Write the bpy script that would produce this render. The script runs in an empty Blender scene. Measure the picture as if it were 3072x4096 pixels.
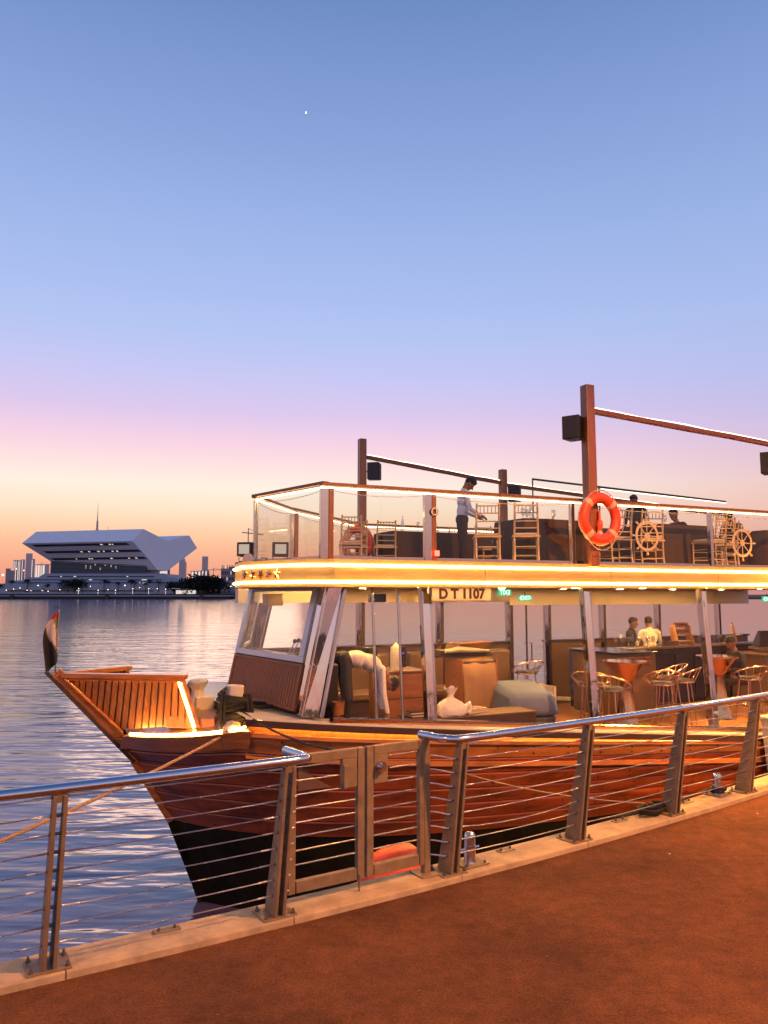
import bpy, bmesh, math, random
import numpy as np
from mathutils import Vector, Matrix, Euler, noise
R = math.radians
random.seed(7)
S = bpy.context.scene
COL = S.collection
# ------------------------------------------------------------------ camera
cd = bpy.data.cameras.new('camera'); cam = bpy.data.objects.new('camera', cd); COL.objects.link(cam)
cam.location = (0, 0, 2.35); cam.rotation_euler = (R(90 + 6.12), 0, 0)
cd.sensor_fit = 'VERTICAL'; cd.sensor_height = 36; cd.sensor_width = 27; cd.lens = 27.03
cd.clip_start = 0.05; cd.clip_end = 60000
S.camera = cam
# ------------------------------------------------------------------ render / exposure
S.render.engine = 'CYCLES'
S.view_settings.view_transform = 'Standard'; S.view_settings.look = 'None'
S.view_settings.exposure = 0.0; S.view_settings.gamma = 1.0; S.view_settings.use_curve_mapping = False
S.cycles.use_denoising = True
S.cycles.max_bounces = 8; S.cycles.transparent_max_bounces = 24; S.cycles.diffuse_bounces = 3; S.cycles.glossy_bounces = 4
S.cycles.sample_clamp_indirect = 6.0; S.cycles.caustics_reflective = False; S.cycles.caustics_refractive = False
# ------------------------------------------------------------------ dusk sky
SUN_AZ = R(-14)                      # the sun has set to the left of the view
W = bpy.data.worlds.new('World'); S.world = W; W.use_nodes = True
nt = W.node_tree; nt.nodes.clear(); N = nt.nodes.new; LK = nt.links.new
def srgb(r, g, b, k=1.0):
    f = lambda c: (c / 12.92 if c <= .04045 else ((c + .055) / 1.055) ** 2.4) * k
    return (f(r / 255), f(g / 255), f(b / 255), 1)
out = N('ShaderNodeOutputWorld'); bg = N('ShaderNodeBackground'); LK(bg.outputs[0], out.inputs[0])
tc = N('ShaderNodeTexCoord'); sep = N('ShaderNodeSeparateXYZ'); LK(tc.outputs['Generated'], sep.inputs[0])
def ramp(stops):
    r = N('ShaderNodeValToRGB'); e = r.color_ramp.elements
    r.color_ramp.interpolation = 'EASE' if False else 'LINEAR'
    while len(e) < len(stops): e.new(0.5)
    for el, (p, c) in zip(e, stops): el.position = p; el.color = c
    return r
se = lambda d: math.sin(R(d))
r_sun = ramp([(0.0, srgb(233, 148, 132)), (se(1.5), srgb(243, 162, 136)), (se(3.2), srgb(251, 186, 150)), (se(4.6), srgb(254, 208, 170)), (se(6.2), srgb(255, 230, 202)),
              (se(7.8), srgb(255, 240, 224)), (se(9.3), srgb(255, 226, 224)), (se(11), srgb(248, 210, 228)), (se(13.2), srgb(222, 200, 237)), (se(15.6), srgb(202, 200, 243)), (se(19), srgb(180, 197, 243)),
              (se(26), srgb(158, 182, 235)), (se(33), srgb(136, 162, 218)), (se(40), srgb(114, 144, 200)), (1.0, srgb(70, 100, 160))])
r_off = ramp([(0.0, srgb(206, 140, 136)), (se(2.5), srgb(226, 158, 146)), (se(5), srgb(236, 184, 170)), (se(7.5), srgb(236, 196, 196)), (se(9.6), srgb(222, 190, 213)),
              (se(12), srgb(200, 190, 230)), (se(15), srgb(183, 190, 236)), (se(19), srgb(171, 190, 237)), (se(26), srgb(152, 177, 229)),
              (se(33), srgb(132, 159, 214)), (se(40), srgb(108, 139, 194)), (1.0, srgb(66, 96, 156))])
for r in (r_sun, r_off): LK(sep.outputs['Z'], r.inputs[0])
dot = N('ShaderNodeVectorMath'); dot.operation = 'DOT_PRODUCT'; LK(tc.outputs['Generated'], dot.inputs[0])
dot.inputs[1].default_value = (math.sin(SUN_AZ), math.cos(SUN_AZ), 0)
mr = N('ShaderNodeMapRange'); mr.interpolation_type = 'SMOOTHSTEP'
mr.inputs['From Min'].default_value = math.cos(R(48)); mr.inputs['From Max'].default_value = math.cos(R(2))
LK(dot.outputs['Value'], mr.inputs['Value'])
mx = N('ShaderNodeMix'); mx.data_type = 'RGBA'; LK(mr.outputs[0], mx.inputs[0]); LK(r_off.outputs[0], mx.inputs[6]); LK(r_sun.outputs[0], mx.inputs[7])
sky = N('ShaderNodeTexSky'); sky.sky_type = 'NISHITA'; sky.sun_disc = False
sky.sun_elevation = R(-2.5); sky.sun_rotation = SUN_AZ; sky.dust_density = 2.0
ns = N('ShaderNodeVectorMath'); ns.operation = 'SCALE'; LK(sky.outputs[0], ns.inputs[0]); ns.inputs['Scale'].default_value = 0.05
ad = N('ShaderNodeVectorMath'); ad.operation = 'ADD'; LK(mx.outputs[2], ad.inputs[0]); LK(ns.outputs[0], ad.inputs[1])
LK(ad.outputs[0], bg.inputs['Color']); bg.inputs['Strength'].default_value = 1.0
# ------------------------------------------------------------------ afterglow sun (just at the horizon, very weak)
sl = bpy.data.lights.new('sun', 'SUN'); sl.energy = 0.12; sl.angle = R(16); sl.color = (1, .62, .45)
so = bpy.data.objects.new('sun', sl); COL.objects.link(so)
so.rotation_euler = Vector((-math.sin(SUN_AZ), -math.cos(SUN_AZ), -0.08)).to_track_quat('-Z', 'Y').to_euler()

# ================================================================== materials
def mat(name, col, rough=.5, metal=0., var=0., vscale=8., stretch=(1, 1, 1), bump=0., bscale=30., spec=.5, coat=0., trans=0., col2=None, detail=4, emis=None):
    m = bpy.data.materials.new(name); m.use_nodes = True; t = m.node_tree; b = t.nodes['Principled BSDF']
    b.inputs['Roughness'].default_value = rough; b.inputs['Metallic'].default_value = metal
    b.inputs['Specular IOR Level'].default_value = spec; b.inputs['Coat Weight'].default_value = coat
    if coat: b.inputs['Coat Roughness'].default_value = .12
    c = tuple(col[:3]) + (1,)
    b.inputs['Base Color'].default_value = c
    if var or bump:
        tcn = t.nodes.new('ShaderNodeTexCoord'); mp = t.nodes.new('ShaderNodeMapping'); mp.inputs['Scale'].default_value = stretch
        t.links.new(tcn.outputs['Object'], mp.inputs[0])
    if var:
        n = t.nodes.new('ShaderNodeTexNoise'); n.inputs['Scale'].default_value = vscale; n.inputs['Detail'].default_value = detail
        n.inputs['Roughness'].default_value = .65
        t.links.new(mp.outputs[0], n.inputs['Vector'])
        cr = t.nodes.new('ShaderNodeValToRGB'); cr.color_ramp.elements[0].position = .3; cr.color_ramp.elements[1].position = .72
        c2 = col2 or tuple(min(1, x * (1 + var)) for x in col[:3])
        cr.color_ramp.elements[0].color = tuple(x * (1 - var) for x in col[:3]) + (1,)
        cr.color_ramp.elements[1].color = tuple(c2[:3]) + (1,)
        t.links.new(n.outputs['Fac'], cr.inputs[0]); t.links.new(cr.outputs[0], b.inputs['Base Color'])
        rr = t.nodes.new('ShaderNodeMapRange'); rr.inputs['To Min'].default_value = max(0, rough - .08); rr.inputs['To Max'].default_value = min(1, rough + .1)
        t.links.new(n.outputs['Fac'], rr.inputs[0]); t.links.new(rr.outputs[0], b.inputs['Roughness'])
    if bump:
        n2 = t.nodes.new('ShaderNodeTexNoise'); n2.inputs['Scale'].default_value = bscale; n2.inputs['Detail'].default_value = 3
        t.links.new(mp.outputs[0], n2.inputs['Vector'])
        bp = t.nodes.new('ShaderNodeBump'); bp.inputs['Strength'].default_value = bump; bp.inputs['Distance'].default_value = .02
        t.links.new(n2.outputs['Fac'], bp.inputs['Height']); t.links.new(bp.outputs[0], b.inputs['Normal'])
    if emis:
        b.inputs['Emission Color'].default_value = tuple(emis[0]) + (1,); b.inputs['Emission Strength'].default_value = emis[1]
    return m
def emit(name, col, s):
    m = bpy.data.materials.new(name); m.use_nodes = True; t = m.node_tree; t.nodes.clear()
    o = t.nodes.new('ShaderNodeOutputMaterial'); e = t.nodes.new('ShaderNodeEmission')
    e.inputs[0].default_value = tuple(col) + (1,); e.inputs[1].default_value = s; t.links.new(e.outputs[0], o.inputs[0]); return m
def glass(name, tint=(.95, .96, .95), refl=.06):
    m = bpy.data.materials.new(name); m.use_nodes = True; t = m.node_tree; t.nodes.clear()
    o = t.nodes.new('ShaderNodeOutputMaterial'); tr = t.nodes.new('ShaderNodeBsdfTransparent'); gl = t.nodes.new('ShaderNodeBsdfGlossy')
    fr = t.nodes.new('ShaderNodeLayerWeight'); fr.inputs[0].default_value = .5
    pw_ = t.nodes.new('ShaderNodeMath'); pw_.operation = 'POWER'; pw_.inputs[1].default_value = 5.; t.links.new(fr.outputs['Facing'], pw_.inputs[0])
    mu = t.nodes.new('ShaderNodeMath'); mu.operation = 'ADD'; mu.inputs[1].default_value = refl; mu.use_clamp = True
    tr.inputs[0].default_value = tint + (1,); gl.inputs['Roughness'].default_value = .01
    mi = t.nodes.new('ShaderNodeMixShader'); t.links.new(pw_.outputs[0], mu.inputs[0]); t.links.new(mu.outputs[0], mi.inputs[0])
    t.links.new(tr.outputs[0], mi.inputs[1]); t.links.new(gl.outputs[0], mi.inputs[2]); t.links.new(mi.outputs[0], o.inputs[0]); return m
M = {}
M['cream'] = mat('cream_paint', (.62, .56, .44), .4, var=.1, vscale=3, bump=.05)
M['ceil'] = mat('ceiling_cream', (.66, .58, .44), .45, var=.04, vscale=2)
M['mast'] = mat('varnished_mast', (.27, .085, .018), .35, var=.35, vscale=5, stretch=(6, 6, .5), coat=.3, bump=.1, bscale=20)
M['beam'] = mat('varnished_beam', (.22, .07, .02), .4, var=.3, vscale=6, stretch=(.5, 6, 6))
M['plank'] = mat('bow_plank', (.34, .145, .045), .38, var=.3, vscale=4, stretch=(7, 7, .6), coat=.25)
M['slat'] = mat('slat_teak', (.20, .068, .016), .5, var=.3, vscale=5, stretch=(8, 8, .7))
M['darkwood'] = mat('dark_wood', (.045, .02, .012), .5, var=.3, vscale=4, stretch=(1, 6, 6))
M['hullwood'] = mat('hull_varnish', (.21, .048, .011), .32, var=.6, vscale=1.6, stretch=(.6, 1, 4), spec=.35, coat=.12, bump=.12, bscale=5)
M['bowwood'] = mat('bow_varnish', (.42, .15, .035), .34, var=.4, vscale=2.5, stretch=(.7, 1, 4), coat=.15, bump=.1, bscale=6)
M['black'] = mat('black_antifouling', (.008, .008, .007), .8, var=.6, vscale=2.2, col2=(.022, .020, .012), bump=.25, bscale=6, spec=.12)
M['floor'] = mat('cabin_floor', (.36, .17, .06), .4, var=.2, vscale=2, stretch=(.5, 5, 1))
M['chrome'] = mat('chrome_sheet', (.72, .70, .66), .05, 1., bump=.5, bscale=1.6, stretch=(3, 3, .6))
M['chrome2'] = mat('chrome_tube', (.56, .54, .52), .16, 1., bump=.2, bscale=4, stretch=(1, 1, .5))
M['band'] = mat('gold_fascia', (.78, .52, .18), .30, .85, bump=.5, bscale=3, stretch=(1, 1, 2))
M['stainless'] = mat('stainless_tube', (.62, .62, .65), .16, 1., bump=.02, bscale=60)
M['post'] = mat('taupe_post_paint', (.24, .17, .095), .5, .1, var=.28, vscale=7, detail=7, bump=.06, bscale=50)
M['wire'] = mat('steel_wire', (.55, .53, .5), .3, 1., bump=.3, bscale=200)
M['bolt'] = mat('bolt_steel', (.2, .18, .15), .5, .8)
M['concrete'] = mat('kerb_concrete', (.48, .35, .19), .75, var=.32, vscale=4, detail=9, bump=.25, bscale=60)
M['quay'] = mat('quay_wall', (.14, .13, .12), .85, var=.3, vscale=3, bump=.3)
M['blackp'] = mat('black_plastic', (.014, .014, .016), .4, bump=.05)
M['speaker'] = mat('speaker_cloth', (.03, .03, .032), .7, bump=.3, bscale=300)
M['rope'] = mat('tan_rope', (.42, .27, .15), .85, var=.3, vscale=60, bump=.6, bscale=120)
M['brope'] = mat('black_rope', (.012, .011, .010), .75, var=.4, vscale=80, bump=.6, bscale=140)
M['cloth'] = mat('brown_tablecloth', (.055, .032, .022), .85, var=.2, vscale=7, bump=.2, bscale=14)
M['gold'] = mat('gold_chair_lacquer', (.66, .46, .22), .35, .3)
M['cushion'] = mat('cream_cushion', (.6, .5, .36), .8)
M['orange'] = mat('lifebuoy_orange', (.72, .07, .018), .45, var=.12, vscale=6)
M['reflex'] = mat('reflective_tape', (.62, .42, .28), .4)
M['wheelgold'] = mat('gold_vinyl', (.58, .46, .26), .45, .1)
M['white'] = mat('white_shirt', (.8, .77, .74), .8, var=.08, vscale=9, bump=.25, bscale=18)
M['skin'] = mat('skin', (.26, .125, .07), .5)
M['hair'] = mat('black_hair', (.012, .009, .008), .55, bump=.5, bscale=90)
M['trous'] = mat('dark_trousers', (.022, .02, .02), .8, bump=.2, bscale=20)
M['dshirt'] = mat('dark_shirt', (.02, .02, .024), .8, bump=.2, bscale=20)
M['bluef'] = mat('blue_upholstery', (.11, .15, .27), .8, var=.1, vscale=5)
M['tan'] = mat('tan_vinyl', (.25, .145, .08), .45, var=.12, vscale=3, bump=.2, bscale=8)
M['cabwood'] = mat('cabinet_wood', (.27, .105, .035), .4, var=.25, vscale=3, stretch=(1, 5, 5))
M['brownwall'] = mat('brown_bulwark', (.13, .075, .05), .45, var=.15, vscale=2)
M['bar'] = mat('bar_black_gloss', (.02, .018, .02), .22, var=.2, vscale=2)
M['bronze'] = mat('bronze_mirror', (.78, .44, .2), .12, 1., bump=.1, bscale=5)
M['rose'] = mat('rose_gold_wire', (.72, .48, .32), .25, 1.)
M['seatgrey'] = mat('dark_seat_pad', (.05, .06, .08), .8)
M['plate'] = mat('cream_number_plate', (.72, .6, .36), .5, var=.05)
M['letter'] = mat('brown_letter', (.05, .022, .01), .6)
M['bag'] = mat('plastic_bag', (.72, .68, .62), .35, bump=.4, bscale=25)
M['winframe'] = mat('pale_blue_frame', (.42, .48, .58), .3, .4)
M['wcyl'] = mat('white_enamel', (.7, .62, .5), .35)
M['display'] = mat('plywood', (.52, .27, .1), .5, var=.12, vscale=6)
M['glassware'] = glass('glassware', (.88, .86, .84), .25)
M['pane'] = glass('window_pane', (.985, .985, .98), .018)
M['railpane'] = glass('rail_pane', (.98, .975, .97), .025)
M['flood'] = emit('floodlight_face', (1., .78, .6), .55)
M['led'] = emit('warm_led', (1., .58, .16), 42.)
M['ledrail'] = emit('rail_led', (1., .66, .28), 15.)
M['ledbeam'] = emit('beam_led', (1., .78, .5), 4.5)
M['ledbow'] = emit('bow_led', (1., .46, .11), 80.)
M['down'] = emit('downlight', (1., .50, .14), 1800.)
M['red'] = emit('red_navigation', (1., .06, .03), 9.)
M['exitg'] = emit('exit_green', (.02, .55, .22), 1.2)
M['exitw'] = emit('exit_letter', (.75, 1., .85), 1.6)
M['purple'] = emit('purple_indicator', (.25, .12, 1.), 2.5)
M['farlamp'] = emit('far_lamp', (1., .86, .66), 5.)
M['farwarm'] = emit('far_warm_window', (1., .74, .45), .8)
M['farslit'] = emit('far_slit_light', (1., .9, .78), .8)
M['star'] = emit('planet', (1., .97, .9), 9.)
M['lib'] = mat('library_cladding', (.82, .82, .84), .55, var=.03, vscale=.1)
M['libband'] = mat('library_band_glass', (.02, .03, .035), .15)
M['louvre'] = mat('louvre_blue_grey', (.075, .11, .15), .5)
M['louvrebk'] = mat('louvre_back', (.012, .02, .03), .4)
M['plinth'] = mat('plinth_stone', (.30, .29, .32), .7, var=.08, vscale=.05)
M['land'] = mat('far_bank_soil', (.045, .04, .04), .9, var=.3, vscale=.02)
M['lawn'] = mat('far_lawn', (.02, .03, .018), .9, var=.3, vscale=.05)
M['quayfar'] = mat('far_quay_stone', (.32, .3, .31), .8, var=.1, vscale=.05)
M['trunk'] = mat('palm_trunk', (.05, .04, .03), .9)
M['leaf'] = mat('dark_leaf', (.016, .022, .016), .8, var=.4, vscale=.5)
M['tower1'] = mat('far_tower_haze_tint', (.62, .5, .5), .7)  # paled base colour stands in for distance haze; no air volume is built
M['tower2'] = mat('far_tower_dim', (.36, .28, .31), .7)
M['towerw'] = emit('far_tower_light', (1., .78, .68), .95)

# water --------------------------------------------------------------
def water_mat():
    m = bpy.data.materials.new('creek_water'); m.use_nodes = True; t = m.node_tree; b = t.nodes['Principled BSDF']
    b.inputs['Base Color'].default_value = (.075, .07, .16, 1); b.inputs['Roughness'].default_value = .11; b.inputs['IOR'].default_value = 2.15
    g = t.nodes.new('ShaderNodeNewGeometry')
    def noise_(sc, sx, sy, rot, det, rough=.5, dist=0):
        mp = t.nodes.new('ShaderNodeMapping'); mp.inputs['Scale'].default_value = (sx, sy, 1); mp.inputs['Rotation'].default_value = (0, 0, rot)
        t.links.new(g.outputs['Position'], mp.inputs[0]); n = t.nodes.new('ShaderNodeTexNoise'); n.inputs['Scale'].default_value = sc
        n.inputs['Detail'].default_value = det; n.inputs['Roughness'].default_value = rough; n.inputs['Distortion'].default_value = dist
        t.links.new(mp.outputs[0], n.inputs['Vector']); return n.outputs['Fac']
    a = noise_(.8, .42, 1.5, R(8), 2, .45, .6); c = noise_(2.6, .45, 1.3, R(-10), 2, .5, .3); d = noise_(.22, .6, 1.2, R(30), 1)
    def mul(x, k):
        n = t.nodes.new('ShaderNodeMath'); n.operation = 'MULTIPLY'; t.links.new(x, n.inputs[0]); n.inputs[1].default_value = k; return n.outputs[0]
    def add(x, y):
        n = t.nodes.new('ShaderNodeMath'); n.operation = 'ADD'; t.links.new(x, n.inputs[0]); t.links.new(y, n.inputs[1]); return n.outputs[0]
    h = add(add(mul(a, .085), mul(c, .02)), mul(d, .12))
    ln = t.nodes.new('ShaderNodeVectorMath'); ln.operation = 'LENGTH'; t.links.new(g.outputs['Position'], ln.inputs[0])
    fd_ = t.nodes.new('ShaderNodeMapRange'); fd_.interpolation_type = 'SMOOTHSTEP'; fd_.inputs['From Min'].default_value = 12; fd_.inputs['From Max'].default_value = 160; fd_.inputs['To Min'].default_value = 1.; fd_.inputs['To Max'].default_value = .28
    t.links.new(ln.outputs['Value'], fd_.inputs[0])
    bp = t.nodes.new('ShaderNodeBump'); bp.inputs['Strength'].default_value = 1.0; bp.inputs['Distance'].default_value = 1.0
    t.links.new(fd_.outputs[0], bp.inputs['Strength'])
    t.links.new(h, bp.inputs['Height']); t.links.new(bp.outputs[0], b.inputs['Normal'])
    df = t.nodes.new('ShaderNodeBsdfDiffuse'); df.inputs[0].default_value = (.075, .055, .085, 1); t.links.new(bp.outputs[0], df.inputs['Normal'])
    mx_ = t.nodes.new('ShaderNodeMixShader'); mx_.inputs[0].default_value = .12; o_ = t.nodes['Material Output']
    t.links.new(b.outputs[0], mx_.inputs[1]); t.links.new(df.outputs[0], mx_.inputs[2]); t.links.new(mx_.outputs[0], o_.inputs[0])
    return m
M['water'] = water_mat()
def walk_mat():
    m = mat('rubber_walkway', (.135, .050, .015), .92, var=.42, vscale=.7, bump=.9, bscale=120, detail=9, col2=(.23, .088, .028), spec=.25)
    t = m.node_tree; b = t.nodes['Principled BSDF']; src = b.inputs['Base Color'].links[0].from_socket
    tcn = t.nodes.new('ShaderNodeTexCoord')
    def scaled(src, fac, lo, hi, a, c):
        mrn = t.nodes.new('ShaderNodeMapRange'); mrn.inputs['From Min'].default_value = lo; mrn.inputs['From Max'].default_value = hi; mrn.inputs['To Min'].default_value = a; mrn.inputs['To Max'].default_value = c
        t.links.new(fac, mrn.inputs[0]); s_ = t.nodes.new('ShaderNodeVectorMath'); s_.operation = 'SCALE'; t.links.new(src, s_.inputs[0]); t.links.new(mrn.outputs[0], s_.inputs['Scale']); return s_.outputs[0]
    def nz(sc, det, rough=.6):
        v = t.nodes.new('ShaderNodeTexNoise'); v.inputs['Scale'].default_value = sc; v.inputs['Detail'].default_value = det; v.inputs['Roughness'].default_value = rough
        t.links.new(tcn.outputs['Object'], v.inputs['Vector']); return v.outputs['Fac']
    c = scaled(src, nz(60, 4, .7), .34, .66, .66, 1.36)
    c = scaled(c, nz(7, 8, .8), .36, .64, .74, 1.26)
    vo = t.nodes.new('ShaderNodeTexVoronoi'); vo.inputs['Scale'].default_value = 14; t.links.new(tcn.outputs['Object'], vo.inputs['Vector'])
    mk = t.nodes.new('ShaderNodeMapRange'); mk.inputs['From Min'].default_value = .05; mk.inputs['From Max'].default_value = .09; mk.inputs['To Min'].default_value = 1.; mk.inputs['To Max'].default_value = 0.
    t.links.new(vo.outputs['Distance'], mk.inputs[0])
    cut = t.nodes.new('ShaderNodeMath'); cut.operation = 'GREATER_THAN'; cut.inputs[1].default_value = .86; sx = t.nodes.new('ShaderNodeSeparateColor'); t.links.new(vo.outputs['Color'], sx.inputs[0]); t.links.new(sx.outputs[0], cut.inputs[0])
    mu = t.nodes.new('ShaderNodeMath'); mu.operation = 'MULTIPLY'; t.links.new(mk.outputs[0], mu.inputs[0]); t.links.new(cut.outputs[0], mu.inputs[1])
    mix = t.nodes.new('ShaderNodeMix'); mix.data_type = 'RGBA'; t.links.new(mu.outputs[0], mix.inputs[0]); t.links.new(c, mix.inputs[6]); mix.inputs[7].default_value = (.30, .17, .09, 1)
    t.links.new(mix.outputs[2], b.inputs['Base Color']); return m
M['walk'] = walk_mat()

# ================================================================== mesh helpers
V = Vector
def tag(o, label=None, cat=None, group=None, kind=None):
    if label: o['label'] = label
    if cat: o['category'] = cat
    if group: o['group'] = group
    if kind: o['kind'] = kind
    return o
def empty(name, loc=(0, 0, 0), rz=0., label=None, cat=None, group=None):
    o = bpy.data.objects.new(name, None); o.empty_display_size = .2; COL.objects.link(o)
    o.location = loc; o.rotation_euler = (0, 0, rz); return tag(o, label, cat, group)
class MB:
    def __init__(s): s.v = []; s.f = []
    def add(s, vs, fs):
        k = len(s.v); s.v += [tuple(x) for x in vs]; s.f += [tuple(i + k for i in f) for f in fs]; return s
    def box(s, x0, x1, y0, y1, z0, z1):
        return s.add([(x0, y0, z0), (x1, y0, z0), (x1, y1, z0), (x0, y1, z0), (x0, y0, z1), (x1, y0, z1), (x1, y1, z1), (x0, y1, z1)],
                     [(3, 2, 1, 0), (4, 5, 6, 7), (0, 1, 5, 4), (1, 2, 6, 5), (2, 3, 7, 6), (3, 0, 4, 7)])
    def hexa(s, b, t):
        return s.add(list(b) + list(t), [(3, 2, 1, 0), (4, 5, 6, 7), (0, 1, 5, 4), (1, 2, 6, 5), (2, 3, 7, 6), (3, 0, 4, 7)])
    def slab(s, q, th, n=None):
        q = [V(x) for x in q]
        if n is None: n = (q[1] - q[0]).cross(q[-1] - q[0]).normalized()
        n = V(n); k = len(q); t = [x + n * th for x in q]
        return s.add(q + t, [tuple(range(k))[::-1], tuple(range(k, 2 * k))] + [(i, (i + 1) % k, (i + 1) % k + k, i + k) for i in range(k)])
    def bar(s, a, b, w, h, up=(0, 0, 1), w1=None, h1=None):
        a, b = V(a), V(b); d = (b - a).normalized(); up = V(up)
        x = d.cross(up)
        if x.length < 1e-4: x = d.cross(V((1, 0, 0)))
        x.normalize(); y = x.cross(d).normalized(); w1 = w if w1 is None else w1; h1 = h if h1 is None else h1
        f = lambda p, w, h: [p + x * (sx * w / 2) + y * (sy * h / 2) for sx, sy in ((-1, -1), (1, -1), (1, 1), (-1, 1))]
        return s.hexa(f(a, w, h), f(b, w1, h1))
    def ring(s, c, d, r, n, ph=0):
        c, d = V(c), V(d).normalized(); x = d.orthogonal().normalized(); y = d.cross(x)
        return [c + (x * math.cos(2 * math.pi * i / n + ph) + y * math.sin(2 * math.pi * i / n + ph)) * r for i in range(n)]
    def tube(s, a, b, r, r1=None, n=8):
        r1 = r if r1 is None else r1; d = V(b) - V(a); p = s.ring(a, d, r, n); q = s.ring(b, d, r1, n)
        return s.add(p + q, [(i, (i + 1) % n, (i + 1) % n + n, i + n) for i in range(n)] + [tuple(range(n))[::-1], tuple(range(n, 2 * n))])
    def path(s, pts, r, n=8, closed=False):
        P = [V(p) for p in pts]; m = len(P); k = len(s.v); x = None
        for i, p in enumerate(P):
            if closed: d = P[(i + 1) % m] - P[i - 1]
            else: d = P[min(i + 1, m - 1)] - P[max(i - 1, 0)]
            d.normalize()
            x = d.orthogonal().normalized() if x is None else (x - d * x.dot(d)).normalized()
            y = d.cross(x); rr = r[i] if isinstance(r, (list, tuple)) else r
            for j in range(n):
                a = 2 * math.pi * j / n; s.v.append(tuple(p + (x * math.cos(a) + y * math.sin(a)) * rr))
        for i in range(m if closed else m - 1):
            i2 = (i + 1) % m
            for j in range(n): s.f.append((k + i * n + j, k + i * n + (j + 1) % n, k + i2 * n + (j + 1) % n, k + i2 * n + j))
        if not closed:
            s.f.append(tuple(k + j for j in range(n))[::-1]); s.f.append(tuple(k + (m - 1) * n + j for j in range(n)))
        return s
    def lathe(s, prof, n=24, c=(0, 0, 0)):
        k = len(s.v); m = len(prof)
        for r, z in prof:
            for j in range(n):
                a = 2 * math.pi * j / n; s.v.append((c[0] + r * math.cos(a), c[1] + r * math.sin(a), c[2] + z))
        for i in range(m - 1):
            for j in range(n): s.f.append((k + i * n + j, k + i * n + (j + 1) % n, k + (i + 1) * n + (j + 1) % n, k + (i + 1) * n + j))
        if prof[0][0] > 1e-4: s.f.append(tuple(k + j for j in range(n))[::-1])
        if prof[-1][0] > 1e-4: s.f.append(tuple(k + (m - 1) * n + j for j in range(n)))
        return s
    def prism(s, poly, z0, z1):
        n = len(poly)
        return s.add([(p[0], p[1], z0) for p in poly] + [(p[0], p[1], z1) for p in poly],
                     [tuple(range(n))[::-1], tuple(range(n, 2 * n))] + [(i, (i + 1) % n, (i + 1) % n + n, i + n) for i in range(n)])
    def grid(s, rows):
        k = len(s.v); w = len(rows[0])
        for r in rows: s.v += [tuple(p) for p in r]
        for i in range(len(rows) - 1):
            for j in range(w - 1): s.f.append((k + i * w + j, k + i * w + j + 1, k + (i + 1) * w + j + 1, k + (i + 1) * w + j))
        return s
    def mesh(s, name, m, smooth=None):
        me = bpy.data.meshes.new(name); me.from_pydata(s.v, [], s.f); me.validate(); me.update()
        bm = bmesh.new(); bm.from_mesh(me); bmesh.ops.recalc_face_normals(bm, faces=bm.faces); bm.to_mesh(me); bm.free()
        if smooth:
            for p in me.polygons: p.use_smooth = True
            me.set_sharp_from_angle(angle=R(smooth))
        if m is not None: me.materials.append(m)
        return me
    def build(s, name, m, parent=None, smooth=None, bev=0, loc=None, rz=0):
        o = bpy.data.objects.new(name, s.mesh(name, m, smooth)); COL.objects.link(o); o.parent = parent
        if loc is not None: o.location = loc
        if rz: o.rotation_euler = (0, 0, rz)
        if bev:
            b = o.modifiers.new('bevel', 'BEVEL'); b.width = bev; b.segments = 2; b.limit_method = 'ANGLE'
        return o
def link(name, me, parent=None, loc=(0, 0, 0), rot=(0, 0, 0), sc=(1, 1, 1)):
    o = bpy.data.objects.new(name, me); COL.objects.link(o); o.parent = parent; o.location = loc; o.rotation_euler = rot; o.scale = sc; return o
def copy_tree(o, parent=None):
    c = o.copy(); COL.objects.link(c); c.parent = parent
    for ch in o.children: copy_tree(ch, c)
    return c
def text_mesh(name, body, size, m, ext=.006, off=.0):
    cu = bpy.data.curves.new(name, 'FONT'); cu.body = body; cu.size = size; cu.extrude = ext; cu.offset = off; cu.align_x = 'CENTER'; cu.align_y = 'CENTER'
    t = bpy.data.objects.new(name + '_tmp', cu); COL.objects.link(t); dg = bpy.context.evaluated_depsgraph_get(); dg.update()
    me = bpy.data.meshes.new_from_object(t.evaluated_get(dg)); bpy.data.objects.remove(t); bpy.data.curves.remove(cu)
    me.materials.clear(); me.materials.append(m); me.name = name; return me
def lerp(a, b, t): return a + (b - a) * t
def vl(a, b, t): return V(a).lerp(V(b), t)
def pw(x, pts):
    if x <= pts[0][0]:
        (a, b), (c, d) = pts[0], pts[1]
    elif x >= pts[-1][0]:
        (a, b), (c, d) = pts[-2], pts[-1]
    else:
        for i in range(len(pts) - 1):
            if pts[i][0] <= x <= pts[i + 1][0]: (a, b), (c, d) = pts[i], pts[i + 1]; break
    return b + (d - b) * (x - a) / (c - a)

# ================================================================== SETTING: water, pier
ZW = -1.84
tag(MB().add([(-30000, -3000, ZW), (30000, -3000, ZW), (30000, 1500, ZW), (-30000, 1500, ZW)], [(0, 1, 2, 3)]).build('water', M['water']), kind='structure')

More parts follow.
